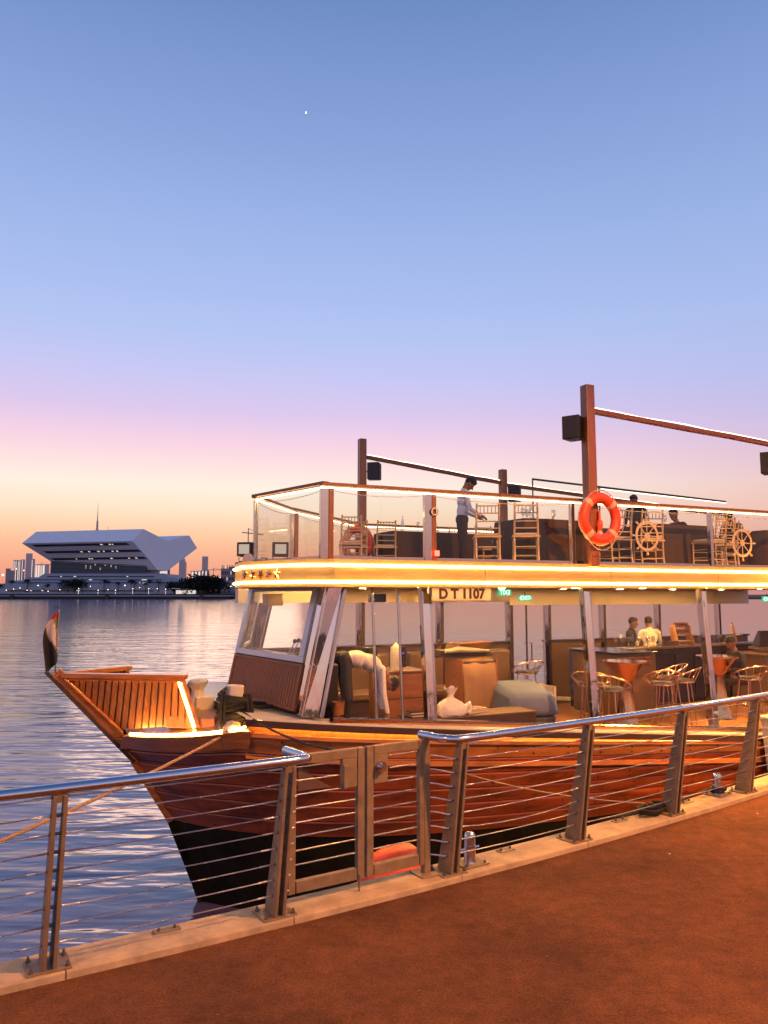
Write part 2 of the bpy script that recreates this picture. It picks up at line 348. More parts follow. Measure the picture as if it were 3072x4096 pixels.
def pier_angle(s): return R(30.2 + .95 * max(-3., min(11., s)))
_tab = {}
def _build_tab():
    x, y = -2.26, 4.81; _tab[0] = (x, y)
    for i in range(1, 401):
        a = pier_angle((i - .5) * .1); x += math.cos(a) * .1; y += math.sin(a) * .1; _tab[i] = (x, y)
    x, y = -2.26, 4.81
    for i in range(1, 301):
        a = pier_angle(-(i - .5) * .1); x -= math.cos(a) * .1; y -= math.sin(a) * .1; _tab[-i] = (x, y)
_build_tab()
def pier(s, off=0., z=0.):
    """point on the pier: s metres along the walkway edge, off metres towards the water"""
    k = math.floor(s * 10); f = s * 10 - k; p, q = _tab[k], _tab[k + 1]; a = pier_angle(s)
    return V((lerp(p[0], q[0], f) - math.sin(a) * off, lerp(p[1], q[1], f) + math.cos(a) * off, z))
ss = [-28 + i for i in range(67)]
edge = [pier(s, 0) for s in ss]
mb = MB(); top = [(p.x, p.y, 0) for p in edge] + [(40, -14, 0), (-34, -14, 0)]
mb.add(top + [(x, y, -2.6) for x, y, z in top], [tuple(range(len(top)))] + [(i, (i + 1) % len(top), (i + 1) % len(top) + len(top), i + len(top)) for i in range(len(top))])
walk = tag(mb.build('walkway', M['walk']), kind='structure')
# quay wall under the kerb
mb = MB(); a = [pier(s, .005) for s in ss]; b = [pier(s, .27) for s in ss]
mb.grid([[(p.x, p.y, -.30) for p in a], [(p.x, p.y, -.30) for p in b], [(p.x, p.y, -2.6) for p in b]])
tag(mb.build('quay_wall', M['quay']), kind='structure')
kerb = empty('kerb', pier(0, 0), 0); kerb['kind'] = 'structure'
s = -12.0; KW = .355; kl = []
joints = [-12 + 1.53 * i for i in range(24)]
joints = [j + .12 for j in joints]
for i in range(len(joints) - 1):
    s0, s1 = joints[i] + .004, joints[i + 1] - .004
    n = 4; mb = MB(); rows = []
    for z, o in ((-.29, .004), (.046, .004), (.046, KW), (-.29, KW)):
        rows.append([pier(lerp(s0, s1, t / n), o, z) - kerb.location for t in range(n + 1)])
    rows.append(rows[0]); mb.grid(rows)
    mb.add([r[0] for r in rows[:4]], [(0, 1, 2, 3)]); mb.add([r[-1] for r in rows[:4]], [(3, 2, 1, 0)])
    mb.build('kerb_stone', M['concrete'], kerb, bev=.008)

# ------------------------------------------------------------------ railing
def zaxis(s): a = pier_angle(s); return V((math.cos(a), math.sin(a), 0)), V((-math.sin(a), math.cos(a), 0))
WZ = [.15 + .115 * i for i in range(9)]
RT = 1.155
def LEAN(z): return .165 * z / 1.07
def rail_post(root, s, plates=2, mirror=1):
    t, n = zaxis(s); c = pier(s, .075, .046); o = root.location
    mb = MB()
    for sg in (-1, 1):
        q = [c + n * -.03, c + n * .155, c + n * (.055 - LEAN(1.07)) + V((0, 0, 1.07)), c + n * (-.02 - LEAN(1.07)) + V((0, 0, 1.07))]
        q = [x - o + t * (sg * .031 - .012) + V((0, 0, .012)) for x in q]
        mb.slab(q, .024, t)
    mb.bar(c - o + n * (.015 - LEAN(1.04)) + V((0, 0, 1.04)), c - o + n * (.015 - LEAN(1.1)) + V((0, 0, 1.11)), .05, .05, n)
    p = mb.build('post', M['post'], root, bev=.003)
    mb = MB()
    for z in WZ:
        k = c + n * (.045 - .03 * (z / 1.1) - LEAN(z)) + V((0, 0, z)) - o
        mb.tube(k - t * .052, k + t * .052, .011, n=8)
    mb.build('spacer', M['bolt'], p, smooth=40)['kind'] = 'stuff'
    k = c - o
    mb = MB(); mb.slab([k + t * x + n * y for x, y in ((-.13, -.045), (.13, -.045), (.13, .18), (-.13, .18))], .012, (0, 0, 1)); mb.build('base_plate', M['post'], p, bev=.002)
    for x, y in ((-.105, -.02), (.105, -.02), (-.105, .15), (.105, .15)):
        q = k + t * x + n * y + V((0, 0, .012)); mb = MB(); mb.tube(q, q + V((0, 0, .016)), .016, n=6); mb.tube(q, q + V((0, 0, .036)), .008, n=8); mb.build('bolt', M['bolt'], p)
    return c + n * .03
def rail_wires(root, s0, s1, sag=None):
    o = root.location
    for i, z in enumerate(WZ):
        pts = []
        for k in range(7):
            t = k / 6; off = .075 + .045 - .03 * (z / 1.1) - LEAN(z)
            p = pier(lerp(s0, s1, t), off, .046 + z - (4 * t * (1 - t)) * (.010 + (.035 if (i, round(s0, 1)) in SAG else 0))) - o
            pts.append(p)
        mb = MB().path(pts, .0048, 6); 
        w = mb.build('wire', M['wire'], root, smooth=60)
        mb = MB()
        for e, f in ((0, 1), (-1, -2)):
            d = (pts[f] - pts[e]).normalized(); mb.tube(pts[e] + d * .03, pts[e] + d * .16, .0075, n=6)
        mb.build('tensioner', M['wire'], w, smooth=60)['kind'] = 'stuff'
SAG = {(3, 6.5), (2, 3.4), (3, 5.0)}
PS = [-1.25, .27, 1.80, 3.38, 4.92, 6.43, 7.94, 9.45]
left = empty('railing', pier(.9, .1, 0), 0, 'stainless handrail and cable railing left of the gate, over open water', 'railing')
for s_ in PS[:3]: rail_post(left, s_)
rail_wires(left, PS[0], PS[1]); rail_wires(left, PS[1], PS[2]); 
def hand(root, pts, name='handrail'):
    return MB().path([V(p) - root.location for p in pts], .034, 16).build(name, M['stainless'], root, smooth=60)
HO = .075 + .03 - LEAN(1.11)
pts = [pier(-5 + .4 * i, HO - .02, RT + .01) for i in range(18)]
e = pier(1.96, HO - .02, RT + .01)
pts = [p for p in pts if (p - e).length > .25 and p.x < e.x] + [pier(1.84, HO - .02, RT + .01), pier(1.925, HO - .012, RT + .01), pier(1.955, HO + .015, RT + .01), pier(1.95, HO + .08, RT + .01), pier(1.93, HO + .34, RT + .01)]
hand(left, pts)
right = empty('railing', pier(6, .1, 0), 0, 'stainless handrail and cable railing right of the gate, beside the wooden hull', 'railing')
for s_ in PS[3:]: rail_post(right, s_)
for a_, b_ in zip(PS[3:], PS[4:]): rail_wires(right, a_, b_)
pts = [pier(3.19, HO + .33, RT + .01), pier(3.225, HO + .12, RT + .01), pier(3.27, HO + .02, RT + .01), pier(3.33, HO - .012, RT + .01), pier(3.45, HO - .02, RT + .01)] + [pier(3.6 + .4 * i, HO - .02, RT + .01) for i in range(19)]
hand(right, pts)
# short bent rods between hinge post and first post
GO = .21                                                   # gate stands this far from the walkway edge
for i, z in enumerate(WZ[:-1]):
    k = right.location; q = [pier(3.21, GO, z + .05) - k, pier(3.27, GO - .05, z + .046) - k, pier(3.31, .12 - LEAN(z), z + .046) - k, pier(3.37, .11 - LEAN(z), z + .046) - k]
    MB().path(q, .007, 6).build('rod', M['wire'], right, smooth=60)
def sq(mb, s0, o0, z0, s1, o1, z1, w, d, org):
    a, b = pier(s0, o0, z0) - org, pier(s1, o1, z1) - org
    t, n = zaxis((s0 + s1) / 2); return mb.bar(a, b, w, d, n if abs(z1 - z0) > .2 else (0, 0, 1))
# hinge posts
mb = MB(); k = right.location; sq(mb, 3.20, GO, .046, 3.20, GO, 1.14, .06, .06, k); hp = mb.build('hinge_post', M['post'], right, bev=.004)
mb = MB(); t, n = zaxis(3.2); c = pier(3.2, GO, .047) - k; mb.slab([c + t * x + n * y for x, y in ((-.1, -.1), (.1, -.1), (.1, .1), (-.1, .1))], .012, (0, 0, 1)); mb.build('base_plate', M['post'], hp, bev=.002)
for i, z in enumerate(WZ[:-1]):
    k = left.location; q = [pier(1.82, .12 - LEAN(z), z + .046) - k, pier(1.90, .14 - LEAN(z), z + .046) - k, pier(1.88, .19 - LEAN(z) * .6, z + .046) - k]
    MB().path(q, .007, 6).build('rod', M['wire'], left, smooth=60)
# gate leaves
def gate(s0, s1, label, latch_at):
    g = empty('gate_leaf', pier((s0 + s1) / 2, GO, .1), 0, label, 'gate', 'leaves of the pier gate'); k = g.location
    sg = 1 if s1 > s0 else -1
    mb = MB(); sq(mb, s0 , GO, .13, s0, GO, 1.135, .058, .05, k); mb.build('stile', M['post'], g, bev=.004)
    mb = MB(); sq(mb, s1, GO, .13, s1, GO, 1.135, .062, .05, k); mb.build('stile', M['post'], g, bev=.004)
    e = .037 * sg
    mb = MB(); sq(mb, s0 + e, GO, 1.10, s1 - e, GO, 1.10, .05, .07, k); mb.build('top_rail', M['post'], g, bev=.004)
    mb = MB(); sq(mb, s0 + e, GO, .175, s1 - e, GO, .175, .05, .085, k); mb.build('bottom_rail', M['post'], g, bev=.004)
    for z in [.33 + .102 * i for i in range(8)]:
        cut = z > .9
        b = s1 - (.2 * sg if cut and latch_at else .04 * sg)
        q = [pier(s0 + e, GO, z) - k, pier(b, GO, z) - k]; MB().path(q, .0065, 6).build('rod', M['wire'], g, smooth=60)
    mb = MB(); lo, hi = sorted((s1 - .17 * sg, s1 - .038 * sg)); t, n = zaxis(s1)
    mb.hexa([pier(lo, GO - .022, .84) - k, pier(hi, GO - .022, .84) - k, pier(hi, GO + .022, .84) - k, pier(lo, GO + .022, .84) - k],
            [pier(lo, GO - .022, 1.064) - k, pier(hi, GO - .022, 1.064) - k, pier(hi, GO + .022, 1.064) - k, pier(lo, GO + .022, 1.064) - k])
    pl = mb.build('lock_plate', M['post'], g, bev=.003)
    if latch_at == 2:
        c = pier(s1 - .09 * sg, GO - .024, .97) - k; mb = MB().tube(c, c - n * .03, .045, n=16); mb.tube(c - n * .03, c - n * .06, .02, .03, n=16); mb.build('knob', M['stainless'], pl, smooth=40)
    else:
        c = pier(s1 - .15 * sg, GO - .03, .93) - k; mb = MB().bar(c - V((0, 0, .09)), c + V((0, 0, .09)), .035, .03, n); mb.build('bolt_handle', M['post'], pl, bev=.004)
        c = pier(s1 - .02 * sg, GO - .03, .05) - k; MB().tube(c, c + V((0, 0, .12)), .008, n=8).build('drop_bolt', M['bolt'], g)
    return g
gate(1.955, 2.555, 'left gate leaf with flat bolt handle beside the middle joint', 1)
gate(3.155, 2.64, 'right gate leaf with round knob on its lock plate', 2)

# small anchor plates on the kerb
for i, s_ in enumerate([1.05, 4.15, 5.75, 6.95]):
    c = pier(s_, .27, .047); t, n = zaxis(s_)
    pl = MB().slab([t * x + n * y for x, y in ((-.09, -.035), (.09, -.035), (.09, .035), (-.09, .035))], .008, (0, 0, 1)).build('anchor_plate', M['post'], loc=c)
    tag(pl, ['small bolted steel plate on kerb left of the gate', 'small bolted steel plate on kerb just right of the mooring post', 'small bolted steel plate on kerb behind the third railing post', 'small bolted steel plate on kerb beside the black rope heap'][i], 'plate', 'plates bolted to the kerb')
    for x in (-.055, .055): MB().tube(t * x, t * x + V((0, 0, .03)), .011, n=6).build('bolt', M['bolt'], pl)
# mooring posts on the kerb
def mooring(s_, off, label, h=.24):
    r = empty('mooring_post', pier(s_, off, .046), pier_angle(s_), label, 'mooring post', 'steel mooring posts on the kerb')
    MB().box(-.13, .13, -.11, .11, 0, .014).build('base_plate', M['post'], r, bev=.002)
    MB().lathe([(.055, .014), (.05, .03), (.05, h - .04), (.048, h - .015), (.035, h), (.0, h + .004)], 20).build('shaft', M['stainless'], r, smooth=40)
    MB().tube((-.1, 0, h * .5), (.1, 0, h * .5), .009, n=8).build('cross_pin', M['stainless'], r, smooth=40)
    for x in (-.1, .1):
        for y in (-.08, .08): MB().tube((x, y, .014), (x, y, .034), .012, n=6).build('bolt', M['bolt'], r)
mooring(3.66, .19, 'stainless mooring post on kerb just right of the gate', .26)
mooring(7.55, .24, 'stainless mooring post with black rope near the far end of kerb')
# black rope heaps and lines
def coil(c, turns, r0, r1, rr, h, ph=0):
    pts = []
    for i in range(turns * 14 + 1):
        a = ph + i / 14 * 2 * math.pi; f = i / (turns * 14); q = lerp(r0, r1, f) * (1 + .12 * math.sin(3.1 * a)); pts.append((c[0] + q * math.cos(a), c[1] + q * .62 * math.sin(a), c[2] + rr + h * f + .01 * math.sin(2.3 * a)))
    return pts
hp_ = pier(6.22, .23, .046)
mb = MB().path(coil((0, 0, 0), 4, .10, .19, .016, .05), .017, 8); mb.path(coil((.05, -.02, .03), 3, .07, .13, .016, .05, 1.), .017, 8)
mb.path([(-.1, 0, .05), (-.3, .06, .03), (-.46, .1, .02), (-.62, .16, .02)], .016, 8)
tag(mb.build('rope_heap', M['brope'], loc=hp_, rz=pier_angle(6.2), smooth=60), 'heap of black mooring rope lying on kerb at a railing post', 'rope')
mp_ = pier(7.55, .24, .06)
mb = MB().path(coil((0, 0, 0), 3, .07, .085, .014, .05), .014, 8); d1 = pier(6.4, .40, .05) - mp_; mb.path([(.07, 0, .03), (-.1, .06, .03), d1 * .5 + V((0, 0, .01)), d1], .013, 8)
tag(mb.build('mooring_line', M['brope'], loc=mp_, smooth=60), 'black mooring line wound around the far mooring post', 'rope')
# loose scraps on the walkway
k = 0
for s_, o_ in ((5.4, -.55), (7.3, -.35)):
    p = pier(s_, o_, .004); mb = MB(); q = [(.018 * math.cos(a) * random.uniform(.5, 1), .012 * math.sin(a) * random.uniform(.6, 1.2)) for a in [i * 1.05 for i in range(6)]]; mb.prism(q, 0, .004)
    o = mb.build('leaf_scrap', M['cushion'], loc=p, rz=k); k += 1
    tag(o, 'tiny pale scrap lying on the red walkway', 'litter', 'scraps on the walkway')
# promenade lamps, out of frame, that light the walkway, plus one added fill
def lamp(loc, h, power, cone, label):
    col = (1, .36, .06)
    r = empty('street_lamp', loc, 0, label, 'street lamp', 'promenade lamps')
    MB().lathe([(.09, 0), (.09, .1), (.05, .2), (.04, h), (.04, h + .05)], 14).build('pole', M['post'], r, smooth=40)
    MB().lathe([(.0, h + .2), (.26, h + .12), (.28, h + .08)], 20).build('hood', M['post'], r, smooth=40)
    MB().lathe([(.22, h + .075), (.2, h + .03), (.0, h + .0)], 20).build('diffuser', emit('sodium_lamp', col, 20), r, smooth=40)
    l = bpy.data.lights.new('lamp_light', 'SPOT'); l.spot_size = R(cone); l.spot_blend = .5; l.energy = power; l.color = col; l.shadow_soft_size = .2
    lo = bpy.data.objects.new('lamp_light', l); COL.objects.link(lo); lo.parent = r; lo.location = (0, 0, h - .15)
lamp(pier(12.2, -.6, 0), 4.6, 6500, 122, 'promenade lamp standing past the right end of the railing')
lamp(V((7.2, 3.4, 0)), 8.0, 8200, 168, 'promenade lamp on the walkway to the right of the viewer')
lamp(V((-6.5, -1.5, 0)), 8.0, 2600, 168, 'unseen fill lamp added behind the viewer on the left')  # added fill, no known lamp here; warms the bow and hull

# ================================================================== THE BOAT
PHI = R(25); B0 = V((-11.1 * math.sin(PHI), 11.1 * math.cos(PHI), 0))
def BW(u, y, z=0.):
    return B0 + V((u * math.cos(PHI) - y * math.sin(PHI), u * math.sin(PHI) + y * math.cos(PHI), z))
boat = empty('dhow_boat', B0, PHI, 'wooden two-deck dhow with glazed cabin and gold light strips moored at the pier', 'boat')
def us(z): return pw(z, [(-2.6, 2.7), (-1.84, 2.44), (-.74, 2.0), (.14, 1.46), (.44, 1.2), (1.32, .37)])
def hb(u, z):
    d = u - us(z)
    if d <= 0: return 0.
    L = 1.15 + max(0, .6 - z) * .35; Bm = 2.60 - max(0, .5 - z) * .14
    return Bm * (1 - math.exp(-d / L)) ** .9
def zd(u): return .92 - .089 * (u - 2.4)
def zc(u): return pw(u, [(1.1, .44), (1.6, .55), (2.1, .64), (2.4, .705)]) if u < 2.4 else zd(u) - (.215 - .012 * (u - 2.4))
UE = 16.
def stem_u(zf):
    u = 1.3
    for _ in range(30): u = us(zf(u))
    return u
def urow(zf, n=34, u1=UE):
    u0 = stem_u(zf); return [u0 + (u1 - u0) * (j / n) ** 1.7 for j in range(n + 1)]
# strakes
K = 6
def zk(k): return lambda u: lerp(zc(u), -.7, k / K)
for sg in (-1, 1):
    for k in range(K):
        za, zb = zk(k), zk(k + 1); ua, ub = urow(za), urow(zb); g = .006
        rows = []
        for (zf, us_, dz, off) in ((za, ua, -g, -.010), (za, ua, -g, 0), (za, ua, -.5 * g - .02, .006), (zb, ub, g + .02, .016), (zb, ub, g, .010), (zb, ub, g, -.010)):
            rows.append([(u, sg * (hb(u, zf(u)) + off + .012), zf(u) + dz) for u in us_])
        MB().grid(rows).build('strake', M['hullwood'] if k else M['bowwood'], boat, smooth=30)
    # backing skin so that the seams read as dark gaps
mb = MB()
for sg in (-1, 1):
    rows = []
    for k in range(K + 1):
        zf = zk(k); rows.append([(u, sg * (hb(u, zf(u)) - .004), zf(u)) for u in urow(zf)])
    mb.grid(rows)
mb.build('hull_seams', M['darkwood'], boat)
mb = MB()
for k in range(K):
    for i in range(22):
        for f in (.3, .72):
            u = 2.3 + .55 * i + .1 * (k % 2); z = lerp(zk(k)(u), zk(k + 1)(u), f); y = -(hb(u, z) + .014 + .012 * f)
            mb.tube((u, y - .010, z), (u, y - .002, z), .013, n=6)
mb.build('plank_fastening', M['darkwood'], boat)['kind'] = 'stuff'
mb = MB()
for sg in (-1, 1):
    rows = []
    for i in range(9):
        z = lerp(-.7, -2.6, i / 8); rows.append([(u, sg * (hb(u, z) + .006), z) for u in urow(lambda u: z)])
    mb.grid(rows)
mb.build('bottom_hull', M['black'], boat, smooth=60)
# keel-side faint boot stripe and stem timbers
def stempath(z0, z1, n, off=0.): return [(us(lerp(z0, z1, i / n)) - off, 0, lerp(z0, z1, i / n)) for i in range(n + 1)]
def beam_chain(mb, pts, w, h, up):
    for a, b in zip(pts, pts[1:]):
        d = (V(b) - V(a)).normalized() * .004; mb.bar(V(a) - d, V(b) + d, w, h, up)
mb = MB(); beam_chain(mb, stempath(1.335, .14, 1, -.07), .13, .16, (1, 0, 0)); mb.build('stem_post', M['bowwood'], boat, bev=.008)
mb = MB(); beam_chain(mb, stempath(1.35, .12, 1, .03), .15, .05, (1, 0, 0)); mb.build('stem_facing', M['darkwood'], boat, bev=.006)
mb = MB(); beam_chain(mb, stempath(.13, -.72, 4, .02), .09, .1, (1, 0, 0)); mb.build('lower_stem', M['bowwood'], boat)
mb = MB(); beam_chain(mb, stempath(-.72, -2.5, 4, .02), .09, .1, (1, 0, 0)); mb.build('keel_stem', M['black'], boat)
# bow wale: thick board round the bow, and rubbing strakes further aft
for sg in (-1, 1):
    us_ = [1.25 + 1.25 * i / 12 for i in range(13)]
    rows = [[(u, sg * (hb(u, zc(u) + dz) + off), zc(u) + dz) for u in us_] for dz, off in ((.05, -.08), (.05, .075), (-.17, .085), (-.19, .01))]
    mb = MB().grid(rows); mb.add([r[-1] for r in rows], [(0, 1, 2, 3)]); mb.build('bow_wale', M['bowwood'], boat, smooth=30)
    ua = [2.5 + (UE - 2.5) * i / 30 for i in range(31)]
    rows = [[(u, sg * (hb(u, zc(u)) + off), zc(u) + dz) for u in ua] for dz, off in ((-.015, -.02), (.025, -.02), (.028, .05), (-.015, .055), (-.02, .012))]
    MB().grid(rows).build('cap_rail', M['bowwood'], boat, smooth=40)
    rows = [[(u, sg * (hb(u, zc(u) - .27) + off), zc(u) - .27 + dz) for u in ua] for dz, off in ((.035, .01), (.03, .045), (-.03, .05), (-.035, .01))]
    MB().grid(rows).build('rubbing_strake', M['bowwood'], boat, smooth=40)
    # recess wall between cap rail and deck, lit from under the deck edge
    rows = [[(u, sg * (hb(u, zc(u)) - .10), zf) for u, zf in [(u, zc(u)) for u in ua]], [(u, sg * (hb(u, zd(u)) - .10), zd(u) - .05) for u in ua]]
    MB().grid(rows).build('recess_wall', M['plank'], boat)
    rows = [[(u, sg * (hb(u, zc(u)) - .11), zc(u) + .012) for u in ua], [(u, sg * (hb(u, zc(u)) + .0), zc(u) + .012) for u in ua]]
    MB().grid(rows).build('covering_board', M['plank'], boat)
    led = [(u, sg * (hb(u, zd(u)) - .06), zd(u) - .085) for u in ua if u < 12.5]
    MB().path(led, .010, 6).build('led_strip', M['ledbow'], boat, smooth=60)
# side decks (cream) and brown fascia
ua = [2.42 + (UE - 2.42) * i / 36 for i in range(37)]
for sg in (-1, 1):
    inner = lambda u: .0 if u < 3.05 else 2.0
    rows = [[(u, sg * inner(u), zd(u) - .05) for u in ua], [(u, sg * inner(u), zd(u)) for u in ua], [(u, sg * (hb(u, zd(u)) + .035), zd(u)) for u in ua], [(u, sg * (hb(u, zd(u)) + .035), zd(u) - .02) for u in ua]]
    MB().grid(rows).build('side_deck', M['cream'], boat, smooth=30)
    rows = [[(u, sg * (hb(u, zd(u)) + o), zd(u) + z) for u in ua] for z, o in ((-.021, .03), (-.021, .045), (-.10, .045), (-.10, .0), (-.06, -.1))]
    MB().grid(rows).build('deck_fascia', M['darkwood'], boat, smooth=30)
    ub = [3.1 + (UE - 3.1) * i / 30 for i in range(31)]
    MB().grid([[(u, sg * 2.01, zd(u) - .03) for u in ub], [(u, sg * 2.01, .0) for u in ub]]).build('coaming', M['brownwall'], boat)
# wooden foredeck
fd = [(1.32 + .11 * i) for i in range(18)]
mb = MB().grid([[(u, -(hb(u, zc(u)) - .02), zc(u) + .03) for u in fd], [(u, 0, zc(u) + .05) for u in fd], [(u, hb(u, zc(u)) - .02, zc(u) + .03) for u in fd]])
mb.build('foredeck', M['plank'], boat)
mb = MB(); mb.hexa([(1.72, -.82, .66), (2.25, -1.28, .66), (2.6, -.2, .66), (1.95, -.1, .66)], [(1.74, -.80, .80), (2.25, -1.22, .80), (2.6, -.2, .80), (1.97, -.1, .80)])
mb.build('foredeck_step', M['plank'], boat, bev=.012)
# bright bow strip
pts = [(1.34, -.36, .52), (1.6, -.80, .60), (1.85, -1.12, .665), (2.1, -1.42, .705), (2.33, -1.66, .73), (2.44, -1.73, .76), (2.6, -1.74, .80), (2.85, -1.78, .82)]
pts = [(u, -(hb(u, zc(u)) - .045), zc(u) + .055) for u in (1.34, 1.5, 1.7, 1.9, 2.1, 2.3, 2.42)] + [(2.52, -1.78, .78), (2.72, -1.72, .825)]
MB().path(pts, .013, 8).build('led_strip', M['ledbow'], boat, smooth=60)

# ---- bow bulwark panel of upright planks (both sides)
ZT = 1.265
def bul(u, z, sg):
    e = (1.85 + (1.30 - z) * .27, .92 + (1.3 - z) * .22); s0 = us(z) + .10
    w = (u - s0) / (e[0] - s0); return V((u, sg * (.045 + (e[1] - .045) * w), z))
def ztop(u): return ZT
def zbot(u):
    z = zc(u) + .09
    for _ in range(25):
        if us(z) + .12 > u: z += .035
    return z
for sg in (-1, 1):
    n, a0, a1 = (19, .56, 2.00) if sg < 0 else (10, .56, 1.32)
    for i in range(n):
        u0 = lerp(a0, a1, i / n) + .009; u1 = lerp(a0, a1, (i + 1) / n) - .009
        t0 = ZT if u0 < 1.86 else ZT - (u0 - 1.86) / .27; t1 = ZT if u1 < 1.86 else ZT - (u1 - 1.86) / .27
        b0 = max(zbot(u0), zc(u0) + .09); b1 = max(zbot(u1), zc(u1) + .09)
        if b0 > t0 - .02 or b1 > t1 - .02:
            if b1 > t1 - .02: continue
            b0 = min(b0, t0 - .01)
        q = [bul(u0, b0, sg), bul(u1, b1, sg), bul(u1, t1, sg), bul(u0, t0, sg)]
        MB().slab(q, .022, (.3, sg * 1., 0)).build('bow_plank', M['plank'], boat, bev=.003)
    ue = 1.86 if sg < 0 else 1.36
    q = [bul(u, z, sg) + V((0, -sg * .03, 0)) for u, z in ((.48, ZT), (.85, .86), (1.16, .55), (ue + .16, .70), (ue, ZT))]
    MB().add(q, [(0, 1, 2, 3, 4)]).build('bulwark_back', M['darkwood'], boat)
    # frame boards: top, aft end, foot along stem
    MB().bar(bul(.52, ZT + .035, sg), bul(ue + .07, ZT + .035, sg), .14, .06).build('bulwark_cap', M['bowwood'], boat, bev=.006)
    a, b = bul(ue + .03, ZT + .01, sg), bul(ue + .21, .67, sg); MB().bar(a, b, .05, .10, (0, sg, 0)).build('bulwark_end', M['bowwood'], boat, bev=.005)
    pr = V((.02, sg * .035, 0))
    if sg < 0:
        MB().path([bul(1.825, ZT - .02, sg) + pr, bul(2.005, .68, sg) + pr], .013, 8).build('led_strip', M['ledbow'], boat, smooth=60)
        MB().path([bul(.66, ZT - .006, sg) + pr * .8, bul(1.80, ZT - .006, sg) + pr * .8], .004, 6).build('led_strip', M['ledbow'], boat, smooth=60)
        MB().path([bul(.93, .86, sg) + pr * .4, bul(1.0, .79, sg) + pr * .6, bul(1.18, .60, sg) + pr * .8], .004, 6).build('led_strip', M['ledbow'], boat, smooth=60)
    MB().bar(bul(.5, 1.26, sg) + pr * 1.9, bul(1.24, .53, sg) + pr * 1.9, .03, .13, (0, sg, 0)).build('bulwark_foot', M['bowwood'], boat, bev=.004)
    MB().bar(bul(.5, ZT + .0, sg) + pr * 1.9, bul(ue, ZT + .0, sg) + pr * 1.9, .03, .05, (0, 0, 1)).build('bulwark_lip', M['bowwood'], boat, bev=.004)

# ---- bitts: cream octagonal timbers on the foredeck, one wound with black rope
def octa(mb, a, b, r0, r1): 
    return mb.tube(a, b, r0, r1, n=8)
sp_ = empty('mooring_bitt', BW(2.22, -.32, .70), PHI, 'cream waisted mooring bitt on the foredeck behind the bow panel', 'mooring bitt')
MB().lathe([(.13, .0), (.13, .24), (.10, .26), (.085, .33), (.085, .36), (.135, .44), (.14, .47), (.10, .50), (.0, .50)], 8).build('bitt_head', M['cream'], sp_, bev=.008)
MB().box(-.05, .2, -.13, .13, 0, .27).build('bitt_block', M['cream'], sp_, bev=.01)
MB().path(coil((.02, 0, .0), 3, .16, .19, .02, .10), .018, 8).build('rope_turns', M['rope'], sp_, smooth=60)
MB().path([(-.15, -.1, .3), (-.2, -.2, .4), (-.16, -.22, .48)], [.01, .03, .004], 6).build('toggle', M['darkwood'], sp_, smooth=60)
bt = empty('mooring_bitt', BW(2.36, -1.48, .66), PHI, 'cream octagonal bitt tightly wound with black rope at the near bow edge', 'mooring bitt')
octa(MB(), (.06, .06, -.06), (.10, .06, .56), .125, .115).build('upright', M['cream'], bt, bev=.012)
octa(MB(), (.1, .3, .08), (-.03, -.33, .02), .13, .13).build('cross_timber', M['cream'], bt, bev=.012)
MB().tube((-.033, -.333, .02), (-.034, -.338, .02), .09, n=8).build('end_grain', M['brownwall'], bt)
mb = MB()
for i in range(6):
    zc_ = .19 + .046 * i; rr = .168 + .014 * math.sin(i * 1.9)
    mb.path([(.075 + rr * math.cos(a), .05 + rr * math.sin(a), zc_ + .03 * math.sin(a + i)) for a in [k * math.pi / 10 for k in range(20)]], .034, 8, closed=True)
for dx in (-.12, -.08, .19, .23):
    mb.path([(dx + .02, -.06, .46), (dx * 1.15, -.14, .25), (dx * 1.05, -.20, .05), (dx * .5, -.27, -.07)], .022, 8)
mb.path([(-.1, -.05, .5), (.0, .08, .535), (.15, .1, .47), (.2, -.02, .42)], .022, 8)
mb.build('rope_turns', M['brope'], bt, smooth=60)
ck = MB().path([V((0, 0, 0)), V((.25, .1, .02)), V((.5, .02, 0)), V((.62, -.1, 0)), V((.5, -.18, 0)), V((.2, -.12, 0)), V((-.1, -.05, .05))], .026, 8).build('rope_bight', M['brope'], smooth=60, loc=BW(2.55, -1.35, zd(2.6) + .03), rz=PHI + R(10))
tag(ck, 'black rope loop lying on cream deck below the slatted wheelhouse panel', 'rope')
# mooring lines
a = BW(2.28, -1.72, .70); b = V((-3.35, 5.45, .62))
def droop(a, b, sag, n=16): return [vl(a, b, i / n) - V((0, 0, sag * 4 * (i / n) * (1 - i / n))) for i in range(n + 1)]
def rope(name, pts, r, m, label):
    o = pts[0].copy(); return tag(MB().path([p - o for p in pts], r, 8).build(name, m, smooth=60, loc=o), label, 'rope')
rope('mooring_line', droop(BW(2.26, -1.75, .68), V((-3.6, 5.3, .30)), .06), .017, M['rope'], 'tan mooring line running from rope-wound bow bitt down to the left')
rope('mooring_line', droop(BW(2.5, -1.5, .93), pier(2.62, .33, 1.06), .10), .012, M['brope'], 'black line slanting from bow bitt to top of the gate')
rope('mooring_line', droop(BW(4.9, -2.66, .20), pier(6.3, .35, .12), .07), .009, M['rope'], 'thin pale line slanting across the red hull behind the railing')
# orange float in the gap between hull and kerb
fl = empty('float', V((.10, 7.70, -.33)), R(20), 'orange float hanging between hull and kerb behind the gate', 'fender')
MB().lathe([(.0, -.36), (.12, -.34), (.24, -.22), (.28, 0), (.24, .22), (.12, .34), (.0, .36)], 20).build('float_body', M['orange'], fl, smooth=60).rotation_euler = (0, R(80), 0)
MB().lathe([(.05, -.47), (.05, -.33)], 12).build('eyelet', M['reflex'], fl).rotation_euler = (0, R(80), 0)
